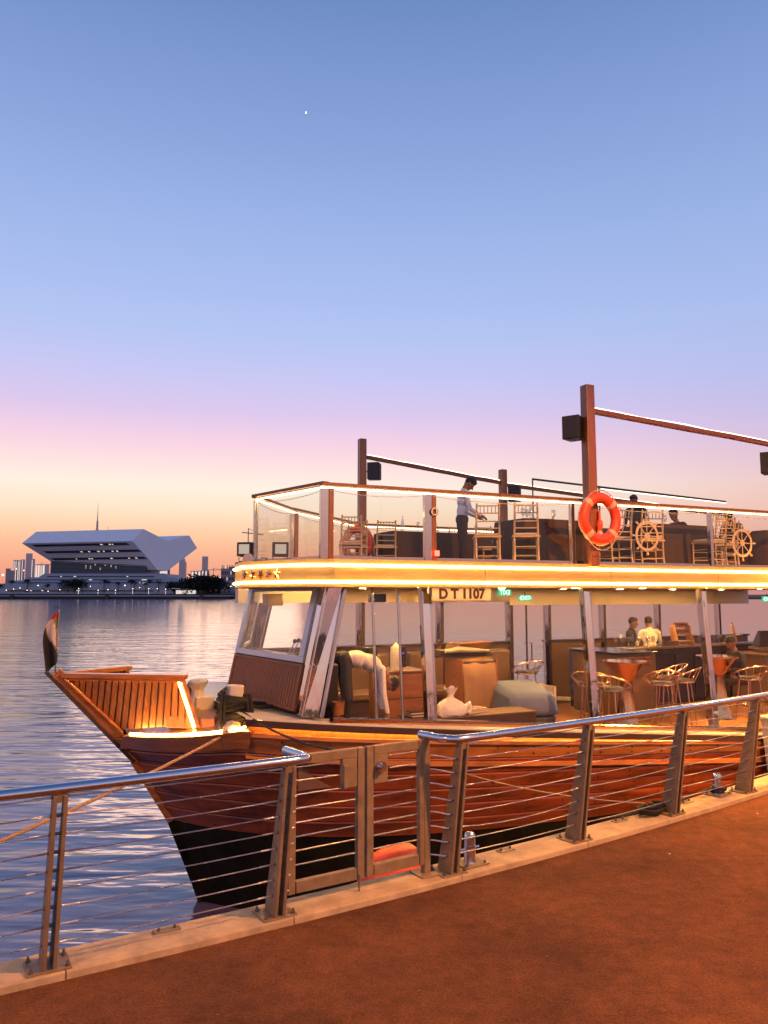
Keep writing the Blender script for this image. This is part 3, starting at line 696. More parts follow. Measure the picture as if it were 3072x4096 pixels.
# boarding box against the hull
bx_ = empty('boarding_step', BW(10.30, -3.2, -.32), PHI, 'cream boarding step box against the hull at right edge', 'steps')
MB().hexa([(.06, 0, 0), (1.6, 0, 0), (1.6, .55, 0), (.06, .55, 0)], [(0, -.04, .78), (1.6, -.04, .78), (1.6, .58, .78), (0, .58, .78)]).build('body', M['cream'], bx_, bev=.02)
MB().box(-.05, 1.65, -.09, .6, .782, .83).build('top', M['cream'], bx_, bev=.015)
MB().path([(.3, .1, -.02), (.32, .1, -.35), (.45, .12, -.6), (.5, .1, -.2), (.6, .1, -.02)], .014, 6).build('hanging_rope', M['rope'], bx_, smooth=60)

# ---- cabin: floor, ceiling, wheelhouse front
MB().prism([(3.1, -2.0), (UE, -2.0), (UE, 2.1), (3.1, 2.1)], .06, .12).build('cabin_floor', M['floor'], boat)
def FR(t, z, side=-1, out=0.):
    u = lerp(2.76, 3.10 if side < 0 else 3.55, t) + (z - .95) * .21; y = lerp(.1, -2.12, t) if side < 0 else lerp(.1, 2.3, t); return V((u - out, y, z))
def fpanel(mb, t0, t1, z0, z1, side, th, out=0.):
    q = [FR(t0, z0, side, out), FR(t1, z0, side, out), FR(t1, z1, side, out), FR(t0, z1, side, out)]; return mb.slab(q, th, (-1, 0, .2))
for side in (-1, 1):
    fpanel(MB(), .0, .945, .93, 1.49, side, .02).build('wheelhouse_board', M['darkwood'], boat)
    n = 27
    for i in range(n):
        a, b = lerp(.03, .925, i / n) + .004, lerp(.03, .925, (i + 1) / n) - .004
        fpanel(MB(), a, b, .975, 1.455, side, .018, .022).build('slat', M['slat'], boat)
    for (a, b, z0, z1) in ((.0, .945, .935, .973), (.0, .945, 1.457, 1.49), (0, .028, .9735, 1.4565), (.927, .945, .9735, 1.4565)):
        fpanel(MB(), a, b, z0, z1, side, .03, .022).build('panel_frame', M['slat'], boat, bev=.004)
    for (a, b, z0, z1) in ((.0, .93, 1.50, 1.575), (.0, .93, 2.39, 2.44), (0, .055, 1.576, 2.389), (.875, .93, 1.576, 2.389)):
        fpanel(MB(), a, b, z0, z1, side, .05).build('window_frame', M['winframe'], boat, bev=.005)
    fpanel(MB(), .055, .875, 1.576, 2.389, side, .006, .01).build('window_pane', M['pane'], boat)
    # chrome corner pillar wrapping to the side
    s_ = -1 if side < 0 else 1
    fpanel(MB(), .95, 1.0, .90, 2.45, side, .03).build('corner_pillar', M['chrome'], boat, bev=.004)
    y0 = -2.12 if side < 0 else 2.3
    a, b = FR(1, .88, side), FR(1, 2.45, side)
    MB().slab([a, a + V((.19, s_ * .06, 0)), b + V((.19, 0, 0)), b], .03, (0, s_, 0)).build('corner_pillar', M['chrome'], boat, bev=.004)
    a, b = a + V((.2, s_ * .065, 0)), b + V((.2, 0, 0))
    MB().slab([a, a + V((.05, s_ * .01, 0)), b + V((.05, 0, 0)), b], .05, (0, s_, 0)).build('corner_trim', M['chrome2'], boat, bev=.004)
# near side glazing
def NB(u): return V((u, -2.32, zd(u) + .02))
def NT(u): return V((u, -2.17, 2.45))
PIL = [4.74, 7.37, 9.68, 12.1, 14.6]
def nearp(u, f): return NB(u).lerp(NT(u), f)
def pane(u0, u1, name='window_pane', m='pane', f0=.03, f1=.985):
    return MB().slab([nearp(u0, f0), nearp(u1, f0), nearp(u1, f1), nearp(u0, f1)], .008, (0, 1, 0)).build(name, M[m], boat)
for u in PIL:
    q = [nearp(u - .055, 0), nearp(u + .055, 0), nearp(u + .055, 1), nearp(u - .055, 1)]
    MB().slab([x + V((0, -.05, 0)) for x in q], .12, (0, 1, 0)).build('pillar', M['chrome'], boat, bev=.012)
    q = [nearp(u + .075, 0), nearp(u + .11, 0), nearp(u + .11, 1), nearp(u + .075, 1)]
    MB().slab(q, .05, (0, 1, 0)).build('pillar_trim', M['chrome2'], boat, bev=.004)
js = [3.52, 4.02, 4.38, 4.66]
for a, b in zip(js, js[1:]): pane(a + .012, b - .012)
for u in js[1:3]:
    MB().tube(nearp(u, .02) + V((0, .05, 0)), nearp(u, .99) + V((0, .05, 0)), .018, n=10).build('pane_post', M['chrome2'], boat, smooth=40)
for a, b in zip(PIL, PIL[1:]): pane(a + .12, b - .065)
ub = [3.4 + (UE - 3.4) * i / 24 for i in range(25)]
for sg, yb in ((-1, 2.32), (1, 2.4)):
    MB().grid([[(u, sg * (yb + o), zd(u) + z) for u in ub] for o, z in ((.06, -.01), (.06, .05), (.05, .062), (-.05, .062), (-.06, .05), (-.06, -.02))]).build('sill_channel', M['bronze'] if sg < 0 else M['brownwall'], boat, smooth=30)
# far side: bulwark, pillars, panes, lintel
FY = 2.32
for a, b in ((3.45, 9.1), (9.98, UE)):
    MB().box(a, b, FY - .03, FY + .05, .0, 1.36).build('far_bulwark', M['brownwall'], boat, bev=.01)
    MB().box(a, b, FY - .09, FY + .09, 1.362, 1.40).build('far_sill', M['darkwood'], boat, bev=.008)
FP = [5.72, 7.42, 9.06, 10.02, 11.5, 13.1, 15.]
for i, u in enumerate(FP):
    MB().box(u - .05, u + .05, FY - .05, FY + .02, .12, 2.44).build('far_pillar', M['chrome'], boat, bev=.01)
    MB().box(u + .052, u + .13, FY - .03, FY + .03, .12, 2.44).build('far_mullion', M['darkwood'], boat, bev=.004)
for a, b in zip([3.5] + FP, FP):
    z0 = .14 if abs(a - 9.06) < .01 else 1.40
    MB().box(a + .14, b - .06, FY - .006, FY + .006, z0, 2.2).build('far_pane', M['pane'], boat)
MB().box(3.4, 9.05, FY - .1, FY + .1, 2.2, 2.452).build('lintel', M['ceil'], boat)
MB().box(9.055, UE, FY - .1, FY + .1, 2.13, 2.452).build('lintel', M['ceil'], boat)
# far double door handles
for u in (9.47, 9.6): MB().path([(u, FY - .02, 1.0), (u, FY - .08, 1.0), (u, FY - .08, 1.35), (u, FY - .02, 1.35)], .014, 8).build('door_handle', M['chrome2'], boat, smooth=40)
MB().box(9.525, 9.545, FY - .02, FY + .02, .14, 2.13).build('door_stile', M['darkwood'], boat)

# ---- upper deck, fascia band, light strips
PB = [(UE, -2.52), (3.35, -2.52), (3.05, -2.38), (2.84, -2.06), (2.56, -1.25), (2.72, -.25), (3.6, .95), (5.6, 2.72), (UE, 2.8)]
def inset(poly, d):
    out_ = []
    for i, p in enumerate(poly):
        a, b = poly[max(i - 1, 0)], poly[min(i + 1, len(poly) - 1)]
        t = V((b[0] - a[0], b[1] - a[1])).normalized(); n = V((-t.y, t.x)); out_.append((p[0] - n.x * d, p[1] - n.y * d) if i not in (0, len(poly) - 1) else (p[0], p[1] - math.copysign(d, p[1]) * 1))
    return out_
def offs(d):
    # positive d: outwards
    res = []
    for i, p in enumerate(PB):
        a, b = PB[max(i - 1, 0)], PB[min(i + 1, len(PB) - 1)]
        t = V((b[0] - a[0], b[1] - a[1])).normalized(); n = V((t.y, -t.x)) if True else None
        n = V((-t.y, t.x)); c = V((8, .1)) - V(p)
        if n.dot(c) > 0: n = -n
        if i in (0, len(PB) - 1): n = V((0, math.copysign(1, p[1])))
        res.append((p[0] + n.x * d, p[1] + n.y * d))
    return res
MB().prism(offs(-.03), 2.475, 2.75).build('upper_deck', M['darkwood'], boat)
MB().prism(offs(-.031), 2.455, 2.4745).build('ceiling', M['ceil'], boat)
o0, o1 = offs(-.028), offs(0.)
for i in range(len(PB) - 1):
    a, b, c, d = [V(q) for q in (o1[i], o1[i + 1], o0[i + 1], o0[i])]; n_p = max(1, round((b - a).length / 2.1))
    for k in range(n_p):
        g = .0016 if n_p > 1 else 0; t0, t1 = k / n_p + (g / n_p if k else 0), (k + 1) / n_p - (g / n_p if k < n_p - 1 else 0)
        q = (a.lerp(b, t0), a.lerp(b, t1), d.lerp(c, t1), d.lerp(c, t0))
        MB().hexa([(p.x, p.y, 2.44) for p in q], [(p.x, p.y, 2.775) for p in q]).build('fascia_panel', M['band'], boat)
for z in (2.70, 2.50):
    for seg in ((0, 5), (5, 8)):
        P_ = offs(.016)[seg[0]:seg[1] + 1]; MB().path([(x, y, z) for x, y in P_], .015, 8).build('led_strip', M['led'], boat, smooth=60)
# star ornaments on the chamfered bow fascia
def star_mesh():
    pts = [((.075 if k % 2 == 0 else .03) * math.sin(k * math.pi / 5), (.075 if k % 2 == 0 else .03) * math.cos(k * math.pi / 5)) for k in range(10)]
    mb = MB(); n = 10; mb.add([(0, -.02, 0)] + [(x, 0, z) for x, z in pts], [(0, i + 1, (i + 1) % n + 1) for i in range(n)]); return mb.mesh('star', M['bronze'])
sm = star_mesh()
for i in range(5):
    a, b = V(PB[3]), V(PB[4]); p = a.lerp(b, .1 + .2 * i); d = (b - a); n = V((d.y, -d.x)).normalized()
    if n.x > 0: n = -n
    link('star', sm, boat, (p.x + n.x * .012, p.y + n.y * .012, 2.60), (0, R(15 * i), math.atan2(-d.y, -d.x)))
# downlights in the cabin ceiling
DL = MB().lathe([(.0, .0), (.055, .0)], 16).mesh('downlight', M['down'])
for u in (3.9, 5.2, 6.6, 8.0, 9.4, 10.8, 12.2, 13.6):
    for y in (-1.2, .9):
        link('downlight', DL, boat, (u, y, 2.4525))
# deck-edge rail of the upper deck
PR = [(UE, -2.34), (3.29, -2.3), (2.87, -.74), (3.84, .61), (5.78, 2.55), (UE, 2.62)]
ZR = 3.70
mb = MB()
for i in range(len(PR) - 1):
    a, b = PR[i], PR[i + 1]; d = (V(b) - V(a)).normalized() * .045
    w = MB().bar((a[0] - d.x, a[1] - d.y, ZR + .01 * (i % 2)), (b[0] + d.x, b[1] + d.y, ZR + .01 * (i % 2)), .10, .04); w.build('handrail', M['beam'], boat, bev=.006)
    MB().path([(a[0], a[1], ZR - .04), (b[0], b[1], ZR - .04)], .008, 6).build('led_strip', M['ledrail'], boat, smooth=60)
posts = [(3.29, -2.3), (2.87, -.74), (3.84, .61), (5.78, 2.55), (4.72, -2.31), (7.05, -2.325), (9.75, -2.333), (12.2, -2.335), (8.6, 2.58), (11.3, 2.59)]
for k, (u, y) in enumerate(posts):
    w = .10 if k in (0, 4) else .06
    MB().box(u - w / 2, u + w / 2, y - .035, y + .035, 2.776, ZR - .055).build('rail_post', M['chrome2'], boat, bev=.006)
    if k in (0, 4, 2): MB().box(u + w / 2 + .004, u + w / 2 + .07, y - .03, y + .03, 2.776, ZR - .052).build('rail_post_trim', M['mast'], boat, bev=.004)
gl = [((12.2, -2.335), (9.75, -2.333)), ((9.75, -2.333), (7.05, -2.325)), ((7.05, -2.325), (4.72, -2.31)), ((4.72, -2.31), (3.29, -2.3)), ((3.29, -2.3), (2.87, -.74)), ((2.87, -.74), (3.84, .61)), ((3.84, .61), (5.78, 2.55)), ((5.78, 2.55), (8.6, 2.58)), ((8.6, 2.58), (11.3, 2.59))]
for a, b in gl:
    a, b = V(a), V(b); d = (b - a).normalized() * .06; n = V((-d.y, d.x)).normalized() * .005; a2, b2 = a + d, b - d
    MB().hexa([(a2.x + n.x, a2.y + n.y, 2.83), (b2.x + n.x, b2.y + n.y, 2.83), (b2.x - n.x, b2.y - n.y, 2.83), (a2.x - n.x, a2.y - n.y, 2.83)],
              [(a2.x + n.x, a2.y + n.y, 3.60), (b2.x + n.x, b2.y + n.y, 3.60), (b2.x - n.x, b2.y - n.y, 3.60), (a2.x - n.x, a2.y - n.y, 3.60)]).build('rail_glass', M['railpane'], boat)
    MB().bar((a2.x, a2.y, 2.80), (b2.x, b2.y, 2.80), .035, .045).build('glass_channel', M['chrome2'], boat)
    MB().path([(lerp(a2.x, b2.x, i / 8), lerp(a2.y, b2.y, i / 8) - .03, 3.625 - .045 * 4 * (i / 8) * (1 - i / 8)) for i in range(9)], .004, 5).build('light_cable', M['cushion'], boat)
MB().path([(UE, -2.25, 2.775), (3.35, -2.22, 2.775)], .008, 6).build('led_strip', M['ledrail'], boat, smooth=60)  # added strip at the glass foot, put in to gild chairs and tables
MB().path([(6.0, 2.5, 2.775), (UE, 2.53, 2.775)], .008, 6).build('led_strip', M['ledrail'], boat, smooth=60)  # same added glow strip along the far rail
# masts and beams
def mast(u, y, z0, z1, w): return MB().hexa([(u - w / 2, y - w / 2, z0), (u + w / 2, y - w / 2, z0), (u + w / 2, y + w / 2, z0), (u - w / 2, y + w / 2, z0)], [(u - w / 2.1, y - w / 2.1, z1), (u + w / 2.1, y - w / 2.1, z1), (u + w / 2.1, y + w / 2.1, z1), (u - w / 2.1, y + w / 2.1, z1)]).build('mast', M['mast'], boat, bev=.012)
mast(6.0, 2.80, 2.3, 5.44, .15); mast(7.24, -2.51, 2.735, 5.35, .155); mast(9.33, 2.8, 2.3, 5.05, .15); mast(12.0, -2.51, 2.735, 5.2, .155)
def mbeam(a, b):
    n = 5
    for i in range(n):
        p, q = vl(a, b, i / n), vl(a, b, (i + 1) / n); j = V((0, 0, .008 * math.sin(3 * i)))
        MB().bar(p + j, q + V((0, 0, .008 * math.sin(3 * i + 3))), .07, .075).build('beam', M['beam'], boat, bev=.008)
    MB().path([vl(a, b, i / 10) + V((0, -.02, .048 + .009 * math.sin(2.2 * i) + .004 * math.sin(5.1 * i))) for i in range(11)], .006, 6).build('led_strip', M['ledbeam'], boat, smooth=60)
mbeam((7.33, -2.51, 4.98), (11.9, -2.51, 4.76)); mbeam((6.1, 2.8, 5.08), (9.24, 2.8, 4.76)); mbeam((9.42, 2.8, 4.72), (UE, 2.8, 4.35))
# black pipe frame with lights over the stair opening
fr = [(8.95, 1.2, 2.76), (8.95, 1.2, 4.60), (14.2, 1.2, 4.42)]
MB().path(fr, .022, 8).build('pipe_frame', M['blackp'], boat, smooth=60)
MB().tube((10.6, 1.2, 2.76), (10.6, 1.2, 4.53), .018, n=8).build('pipe_frame', M['blackp'], boat, smooth=60)
MB().path([(10.65, 1.19, 4.50), (14.2, 1.19, 4.39)], .007, 6).build('led_strip', M['ledbeam'], boat)
# number plate, small lamp box, red light, ring lamp
pl = MB().box(4.68, 5.56, -2.50, -2.48, 2.272, 2.434).build('number_plate', M['plate'], boat, bev=.004); tag(pl, 'cream plate reading D T 1107')
link('plate_lettering', text_mesh('plate_lettering', 'D T 1107', .175, M['letter'], .003, .007), pl, (5.12, -2.503, 2.353), (R(90), 0, 0))
MB().box(4.64, 4.66, -2.49, -2.45, 2.36, 2.46).build('plate_bracket', M['chrome2'], pl); MB().box(5.44, 5.46, -2.49, -2.45, 2.36, 2.46).build('plate_bracket', M['chrome2'], pl)
nav = MB().box(4.80, 4.86, -2.385, -2.35, 2.845, 2.915).build('navigation_light', M['red'], boat, bev=.008); tag(nav, 'small glowing red navigation light')
MB().path([(4.80 + .045 * math.cos(a), -2.37, 3.42 + .045 * math.sin(a)) for a in [k * math.pi / 8 for k in range(16)]], .012, 8, closed=True).build('ring_lamp', M['wcyl'], boat, smooth=60)
MB().box(4.05, 4.28, -2.0, -1.9, 2.25, 2.36).build('cabin_spotlight', M['blackp'], boat, bev=.01)
MB().box(2.98, 3.2, -1.0, -.75, 2.2, 2.36).build('overhead_box', M['cream'], boat, bev=.01)

# ================================================================== THINGS ON THE UPPER DECK
UD = 2.752
# chiavari chair (local: front +x, base at z=0)
def make_chair():
    r = empty('banquet_chair', (0, 0, 0)); g = M['gold']
    for sy in (-1, 1):
        MB().tube((.18, sy * .18, 0), (.18, sy * .17, .43), .012, .015, 8).build('leg', g, r, smooth=40)
        MB().path([(-.21, sy * .17, 0), (-.17, sy * .17, .22), (-.17, sy * .17, .45), (-.20, sy * .165, .7), (-.25, sy * .16, .92)], .015, 8).build('leg', g, r, smooth=40)
    mb = MB().box(-.19, .20, -.20, .20, .425, .452); mb.build('seat_frame', g, r, bev=.006)
    MB().box(-.17, .19, -.185, .185, .453, .49).build('cushion', M['cushion'], r, bev=.015)
    mb = MB()
    for z, x in ((.56, -.183), (.66, -.195), (.78, -.216), (.885, -.24)): mb.tube((x, -.16, z), (x, .16, z), .0095, n=8)
    for i in range(5):
        y = -.11 + .055 * i; mb.tube((-.216, y, .78), (-.24, y, .885), .007, n=6)
    mb.build('backrest', g, r, smooth=40)
    mb = MB()
    for z in (.16, .29):
        mb.tube((.18, -.17, z), (.18, .17, z), .008, n=6); mb.tube((-.18, -.17, z), (-.18, .17, z), .008, n=6)
        for sy in (-1, 1): mb.tube((-.18, sy * .17, z + .03), (.18, sy * .17, z + .03), .008, n=6)
    mb.build('stretcher', g, r, smooth=40)
    return r
ch0 = make_chair(); CH = []
def put_chair(u, y, rz, label):
    o = ch0 if not CH else copy_tree(ch0); CH.append(o); o.location = BW(u, y, UD); o.rotation_euler = (0, 0, PHI + R(rz))
    tag(o, label, 'chair', 'gold banquet chairs on the upper deck')
# rz: direction the sitter faces
put_chair(5.42, 1.72, 75, 'gold chair seen from behind, right beside the far orange lifebuoy')
put_chair(5.92, 1.55, 72, 'gold chair seen from behind, in front of the small bottle')
put_chair(6.20, -1.42, 62, 'gold chair in front of the standing waiter')
put_chair(6.68, -1.72, 58, 'gold chair just left of the big mast with lifebuoy')
put_chair(7.75, 2.15, 70, 'gold chair half hidden at the waiter\'s left')
put_chair(7.25, 2.3, -120, 'gold chair at the far rail behind the red light')
put_chair(8.35, -1.75, 80, 'gold chair partly hidden behind the near lifebuoy')
put_chair(9.0, -1.78, 65, 'gold chair behind the larger ship wheel emblem')
put_chair(10.95, -1.45, 70, 'gold chair between the two ship wheel emblems')
put_chair(11.55, -1.0, 78, 'gold chair behind the right ship wheel emblem')
put_chair(5.0, .95, 70, 'gold chair leftmost on the upper deck')
put_chair(7.95, -.55, -115, 'gold chair facing the viewer right behind the big mast')
put_chair(10.15, -1.95, 85, 'gold chair right before the brown clothed table')
put_chair(12.2, -1.85, 80, 'gold chair at the right picture edge of the upper deck')
put_chair(8.0, 1.35, -100, 'gold chair far back between waiter and big mast')
# tables under dark cloths
def put_table(u, y, sx, sy, rz, label):
    r = empty('banquet_table', BW(u, y, UD), PHI + R(rz), label, 'table', 'clothed tables on the upper deck')
    rows = []; n = 56
    for z, k, amp in ((.75, 0, 0), (.75, .98, 0), (.745, 1.0, 0), (.70, 1.005, .002), (.4, 1.03, .018), (.05, 1.06, .03)):
        row = []
        for i in range(n + 1):
            a = 2 * math.pi * (i % n) / n; c, s2 = math.cos(a), math.sin(a); f = 1 / max(abs(c), abs(s2)) ** .92
            w = 1 + amp * 2 * math.sin(11 * a) + amp * math.sin(17 * a + 1)
            row.append((sx / 2 * c * f * k * w, sy / 2 * s2 * f * k * w, z))
        rows.append(row)
    MB().grid(rows).build('tablecloth', M['cloth'], r, smooth=50)
    for a in (-1, 1):
        for b in (-1, 1): MB().tube((a * sx * .4, b * sy * .4, 0), (a * sx * .4, b * sy * .4, .74), .018, n=8).build('leg', M['blackp'], r)
    return r
put_table(6.75, 1.85, 1.5, .85, 0, 'dark clothed table with bottle and glasses behind the red light')
put_table(7.45, -1.1, 1.3, .85, 0, 'dark clothed table left of the big mast')
put_table(8.1, 1.9, 1.2, .8, 0, 'dark clothed table behind the waiter')
put_table(9.95, -1.25, 1.3, .85, 0, 'brown clothed table right of the larger ship wheel emblem')
put_table(12.7, -1.1, 1.4, .85, 0, 'dark clothed table at the right edge behind the smaller emblem')
put_table(9.0, -.2, 1.2, .8, 0, 'dark clothed table half hidden behind the near lifebuoy')
# bottles and glasses
BOT = MB().lathe([(.0, 0), (.036, .0), (.038, .02), (.038, .16), (.03, .2), (.014, .25), (.013, .29), (.015, .3), (.0, .3)], 14).mesh('bottle', M['glassware'], 50)
GLS = MB().lathe([(.034, 0), (.03, .004), (.005, .01), (.004, .085), (.02, .1), (.038, .14), (.036, .19), (.030, .21)], 14).mesh('wine_glass', M['glassware'], 50)
def small(me, loc, label, cat, group=None, name=None):
    return tag(link(name or me.name, me, None, loc), label, cat, group)
small(BOT, BW(6.35, 1.7, UD + .75), 'clear water bottle on dark table left of the red light', 'bottle', 'bottles on the upper deck tables')
for du in (.25, .42, .62): small(GLS, BW(6.45 + du, 1.75, UD + .75), 'small stemmed glass on dark table behind the red light', 'glass', 'glasses on the table behind the red light')
small(BOT, BW(7.35, -.95, UD + .75), 'water bottle on dark table left of the big mast', 'bottle', 'bottles on the upper deck tables')
for du, dy in ((-.3, .1), (-.15, .2), (.3, .1)): small(GLS, BW(7.45 + du, -1.1 + dy, UD + .75), 'stemmed glass on dark table left of the big mast', 'glass', 'glasses on the table left of the mast')
small(BOT, BW(9.65, -1.1, UD + .75), 'water bottle on brown table right of the larger emblem', 'bottle', 'bottles on the upper deck tables')
small(GLS, BW(9.95, -1.2, UD + .75), 'stemmed glass on brown table right of the larger emblem', 'glass')
# lifebuoys
def buoy(loc, rz, tilt, label):
    r = empty('lifebuoy', loc, rz, label, 'lifebuoy', 'orange lifebuoys on the upper deck')
    Rm, rr = .295, .075; n, m = 40, 14
    def tor(a0, a1, rm, k, seg):
        rows = []
        for i in range(seg + 1):
            a = lerp(a0, a1, i / seg); rows.append([((Rm + rm * math.cos(t) * 1.05) * math.cos(a), k * rm * math.sin(t), (Rm + rm * math.cos(t) * 1.05) * math.sin(a)) for t in [2 * math.pi * j / m for j in range(m + 1)]])
        return MB().grid(rows)
    tor(0, 2 * math.pi, rr, .85, n).build('ring', M['orange'], r, smooth=60)
    for q in range(4):
        a = math.pi / 4 + q * math.pi / 2; tor(a - .11, a + .11, rr + .003, .85, 4).build('tape_band', M['reflex'], r, smooth=60)
    pts = []
    for i in range(33):
        a = 2 * math.pi * i / 32; w = abs(math.sin(2 * (a - math.pi / 4))); rad = Rm + .07 + .055 * w; pts.append((rad * math.cos(a), -.03, rad * math.sin(a) - .02 * w))
    MB().path(pts[:-1], .007, 6, closed=True).build('grab_line', M['reflex'], r, smooth=60)
    r.rotation_euler = (R(tilt), 0, rz); return r
b1 = buoy(BW(7.24, -2.70, 3.40), PHI + R(2), 0, 'large orange lifebuoy hung on the big mast above the light band')
lb = empty('buoy_light', BW(7.30, -2.62, 3.32), PHI, 'red and white lifebuoy light hanging inside the near lifebuoy', 'light')
MB().lathe([(.0, -.09), (.035, -.08), (.045, -.02), (.045, .05), (.02, .08), (.018, .2), (.0, .21)], 14).build('float_head', M['orange'], lb, smooth=50)
MB().lathe([(.0, -.30), (.06, -.29), (.045, -.12), (.03, -.08)], 14).build('lamp_cone', M['reflex'], lb, smooth=50)
buoy(BW(5.72, 2.36, 3.30), PHI + R(-60), 0, 'small orange lifebuoy at the far rail beside gold chair')
# speakers
def speaker(loc, rz, label, w=.26, h=.34, d=.24):
    r = empty('speaker', loc, rz, label, 'speaker', 'black loudspeakers on the masts')
    MB().hexa([(-w / 2, -d / 2, -h / 2), (w / 2, -d / 2, -h / 2), (w / 2.6, d / 2, -h / 2), (-w / 2.6, d / 2, -h / 2)], [(-w / 2, -d / 2, h / 2), (w / 2, -d / 2, h / 2), (w / 2.6, d / 2, h / 2), (-w / 2.6, d / 2, h / 2)]).build('cabinet', M['blackp'], r, bev=.012)
    MB().box(-w / 2 + .012, w / 2 - .012, -d / 2 - .012, -d / 2 - .001, -h / 2 + .012, h / 2 - .012).build('grille', M['speaker'], r, bev=.004)
    MB().path([(0, d / 2, 0), (0, d / 2 + .06, 0), (0, d / 2 + .1, .05)], .014, 6).build('bracket', M['blackp'], r)
speaker(BW(6.22, 2.72, 4.79), PHI + R(55), 'small black loudspeaker on the left mast')
speaker(BW(7.05, -2.42, 4.72), PHI + R(-60), 'black loudspeaker on the big mast above the lifebuoy')
speaker(BW(11.18, -2.36, 4.52), PHI + R(-55), 'black loudspeaker cut off by the right picture edge', .3, .36, .26)
speaker(BW(9.55, 2.7, 4.52), PHI + R(45), 'small black loudspeaker on the short mast behind the waiter')
# ship wheel emblems on the rail glass
def ship_wheel(u, y, z, rad, label):
    r = empty('ship_wheel', BW(u, y, z), PHI, label, 'ship wheel', 'gold ship wheel emblems on the glass')
    def ringm(r0, r1, th):
        n = 40; mb = MB(); rows = [[(rr * math.cos(2 * math.pi * i / n), yy, rr * math.sin(2 * math.pi * i / n)) for i in range(n + 1)] for rr, yy in ((r0, 0), (r1, 0), (r1, th), (r0, th), (r0, 0))]; return mb.grid(rows)
    ringm(rad * .62, rad * .76, -.008).build('rim', M['wheelgold'], r)
    MB().tube((0, 0, 0), (0, -.012, 0), rad * .17, n=20).build('hub', M['wheelgold'], r)
    for k in range(8):
        a = k * math.pi / 4; c, s2 = math.cos(a), math.sin(a)
        sp = MB().bar((c * rad * .17, -.004, s2 * rad * .17), (c * rad * .66, -.004, s2 * rad * .66), rad * .045, .006, (0, 1, 0)).build('spoke', M['wheelgold'], r)
        pts = [(c * rad * f, -.004, s2 * rad * f) for f in (.74, .82, .92, .97)]
        MB().path(pts, [rad * .03, rad * .04, rad * .065, rad * .05], 8).build('handle', M['wheelgold'], sp)
ship_wheel(8.42, -2.355, 3.22, .30, 'larger gold ship wheel emblem on glass right of the lifebuoy')
ship_wheel(10.42, -2.355, 3.17, .30, 'smaller looking gold ship wheel emblem near the right edge')
# flood lights on the bow roof and horn
def flood(u, y, z, rz, label):
    r = empty('flood_light', BW(u, y, z), PHI + R(rz), label, 'flood light', 'flood lights on the wheelhouse roof')
    MB().box(-.11, .11, -.04, .04, .0, .2).build('housing', M['blackp'], r, bev=.012)
    MB().box(-.075, .075, -.046, -.041, .04, .17).build('lamp_face', M['flood'], r)
    MB().path([(-.1, 0, .08), (-.1, .03, -.06), (.1, .03, -.06), (.1, 0, .08)], .008, 6).build('bracket', M['blackp'], r)
flood(2.72, -.78, 2.86, -38, 'small square flood light at the very front of the roof edge')
flood(3.15, -1.0, 2.86, -12, 'small square flood light inside the glass behind the bow rail')
hn = empty('horn', BW(2.85, -1.05, 2.80), PHI, 'polished horn trumpet between the two flood lights', 'horn')
MB().lathe([(.02, 0), (.022, .1), (.03, .18), (.055, .24), (.09, .27)], 16).build('trumpet', M['chrome2'], hn, smooth=50).rotation_euler = (R(90), 0, R(-50))
MB().box(.02, .14, .02, .10, -.02, .05).build('compressor', M['chrome2'], hn, bev=.01)
# flag at the stem
fg = empty('flag', BW(.42, 0, 1.30), PHI, 'drooping red, green, white and black flag on the bow staff', 'flag')
MB().tube((0, 0, 0), (.02, 0, .86), .009, n=8).build('staff', M['chrome2'], fg, smooth=40)
MB().path([(.02, 0, .86), (.0, 0, .89), (-.05, 0, .87), (-.03, 0, .84)], .005, 6).build('finial_hook', M['blackp'], fg)
def flagm():
    m = bpy.data.materials.new('flag_cloth'); m.use_nodes = True; t = m.node_tree; b = t.nodes['Principled BSDF']; b.inputs['Roughness'].default_value = .8
    at = t.nodes.new('ShaderNodeAttribute'); at.attribute_name = 'fc'; t.links.new(at.outputs['Color'], b.inputs['Base Color']); return m
def flag_mesh():
    n, m_ = 22, 14; vs = []; cols = []; fs = []
    # hoist runs down the staff, fly hangs limp
    for i in range(n + 1):
        for j in range(m_ + 1):
            h = i / n; f = j / m_            # h: 0 top .. 1 down the drooping length, f across folds
            x = .025 - (.19 * f) * math.sin(math.pi * min(1, h * .62 + .12)) - .02 * f * math.sin(6 * h)
            y = .045 * math.sin(f * 9 + h * 3) * (.3 + .7 * h)
            z = .83 - .66 * h - .20 * f * (1 - .35 * h) * (.2 + h) + .05 * f * f * math.sin(math.pi * h)
            vs.append((x, y, z)); cols.append((h, f))
    for i in range(n):
        for j in range(m_): fs.append((i * (m_ + 1) + j, i * (m_ + 1) + j + 1, (i + 1) * (m_ + 1) + j + 1, (i + 1) * (m_ + 1) + j))
    me = bpy.data.meshes.new('cloth'); me.from_pydata(vs, [], fs); me.materials.append(flagm())
    ca = me.color_attributes.new('fc', 'FLOAT_COLOR', 'POINT')
    for k, (h, f) in enumerate(cols):
        q = h + f * .55
        c = (.5, .02, .02) if h < .12 and f > .15 else ((.16, .20, .03) if q < .42 else ((.55, .47, .42) if q < .78 else (.012, .012, .012)))
        ca.data[k].color = c + (1,)
    for p in me.polygons: p.use_smooth = True
    return me
link('cloth', flag_mesh(), fg)

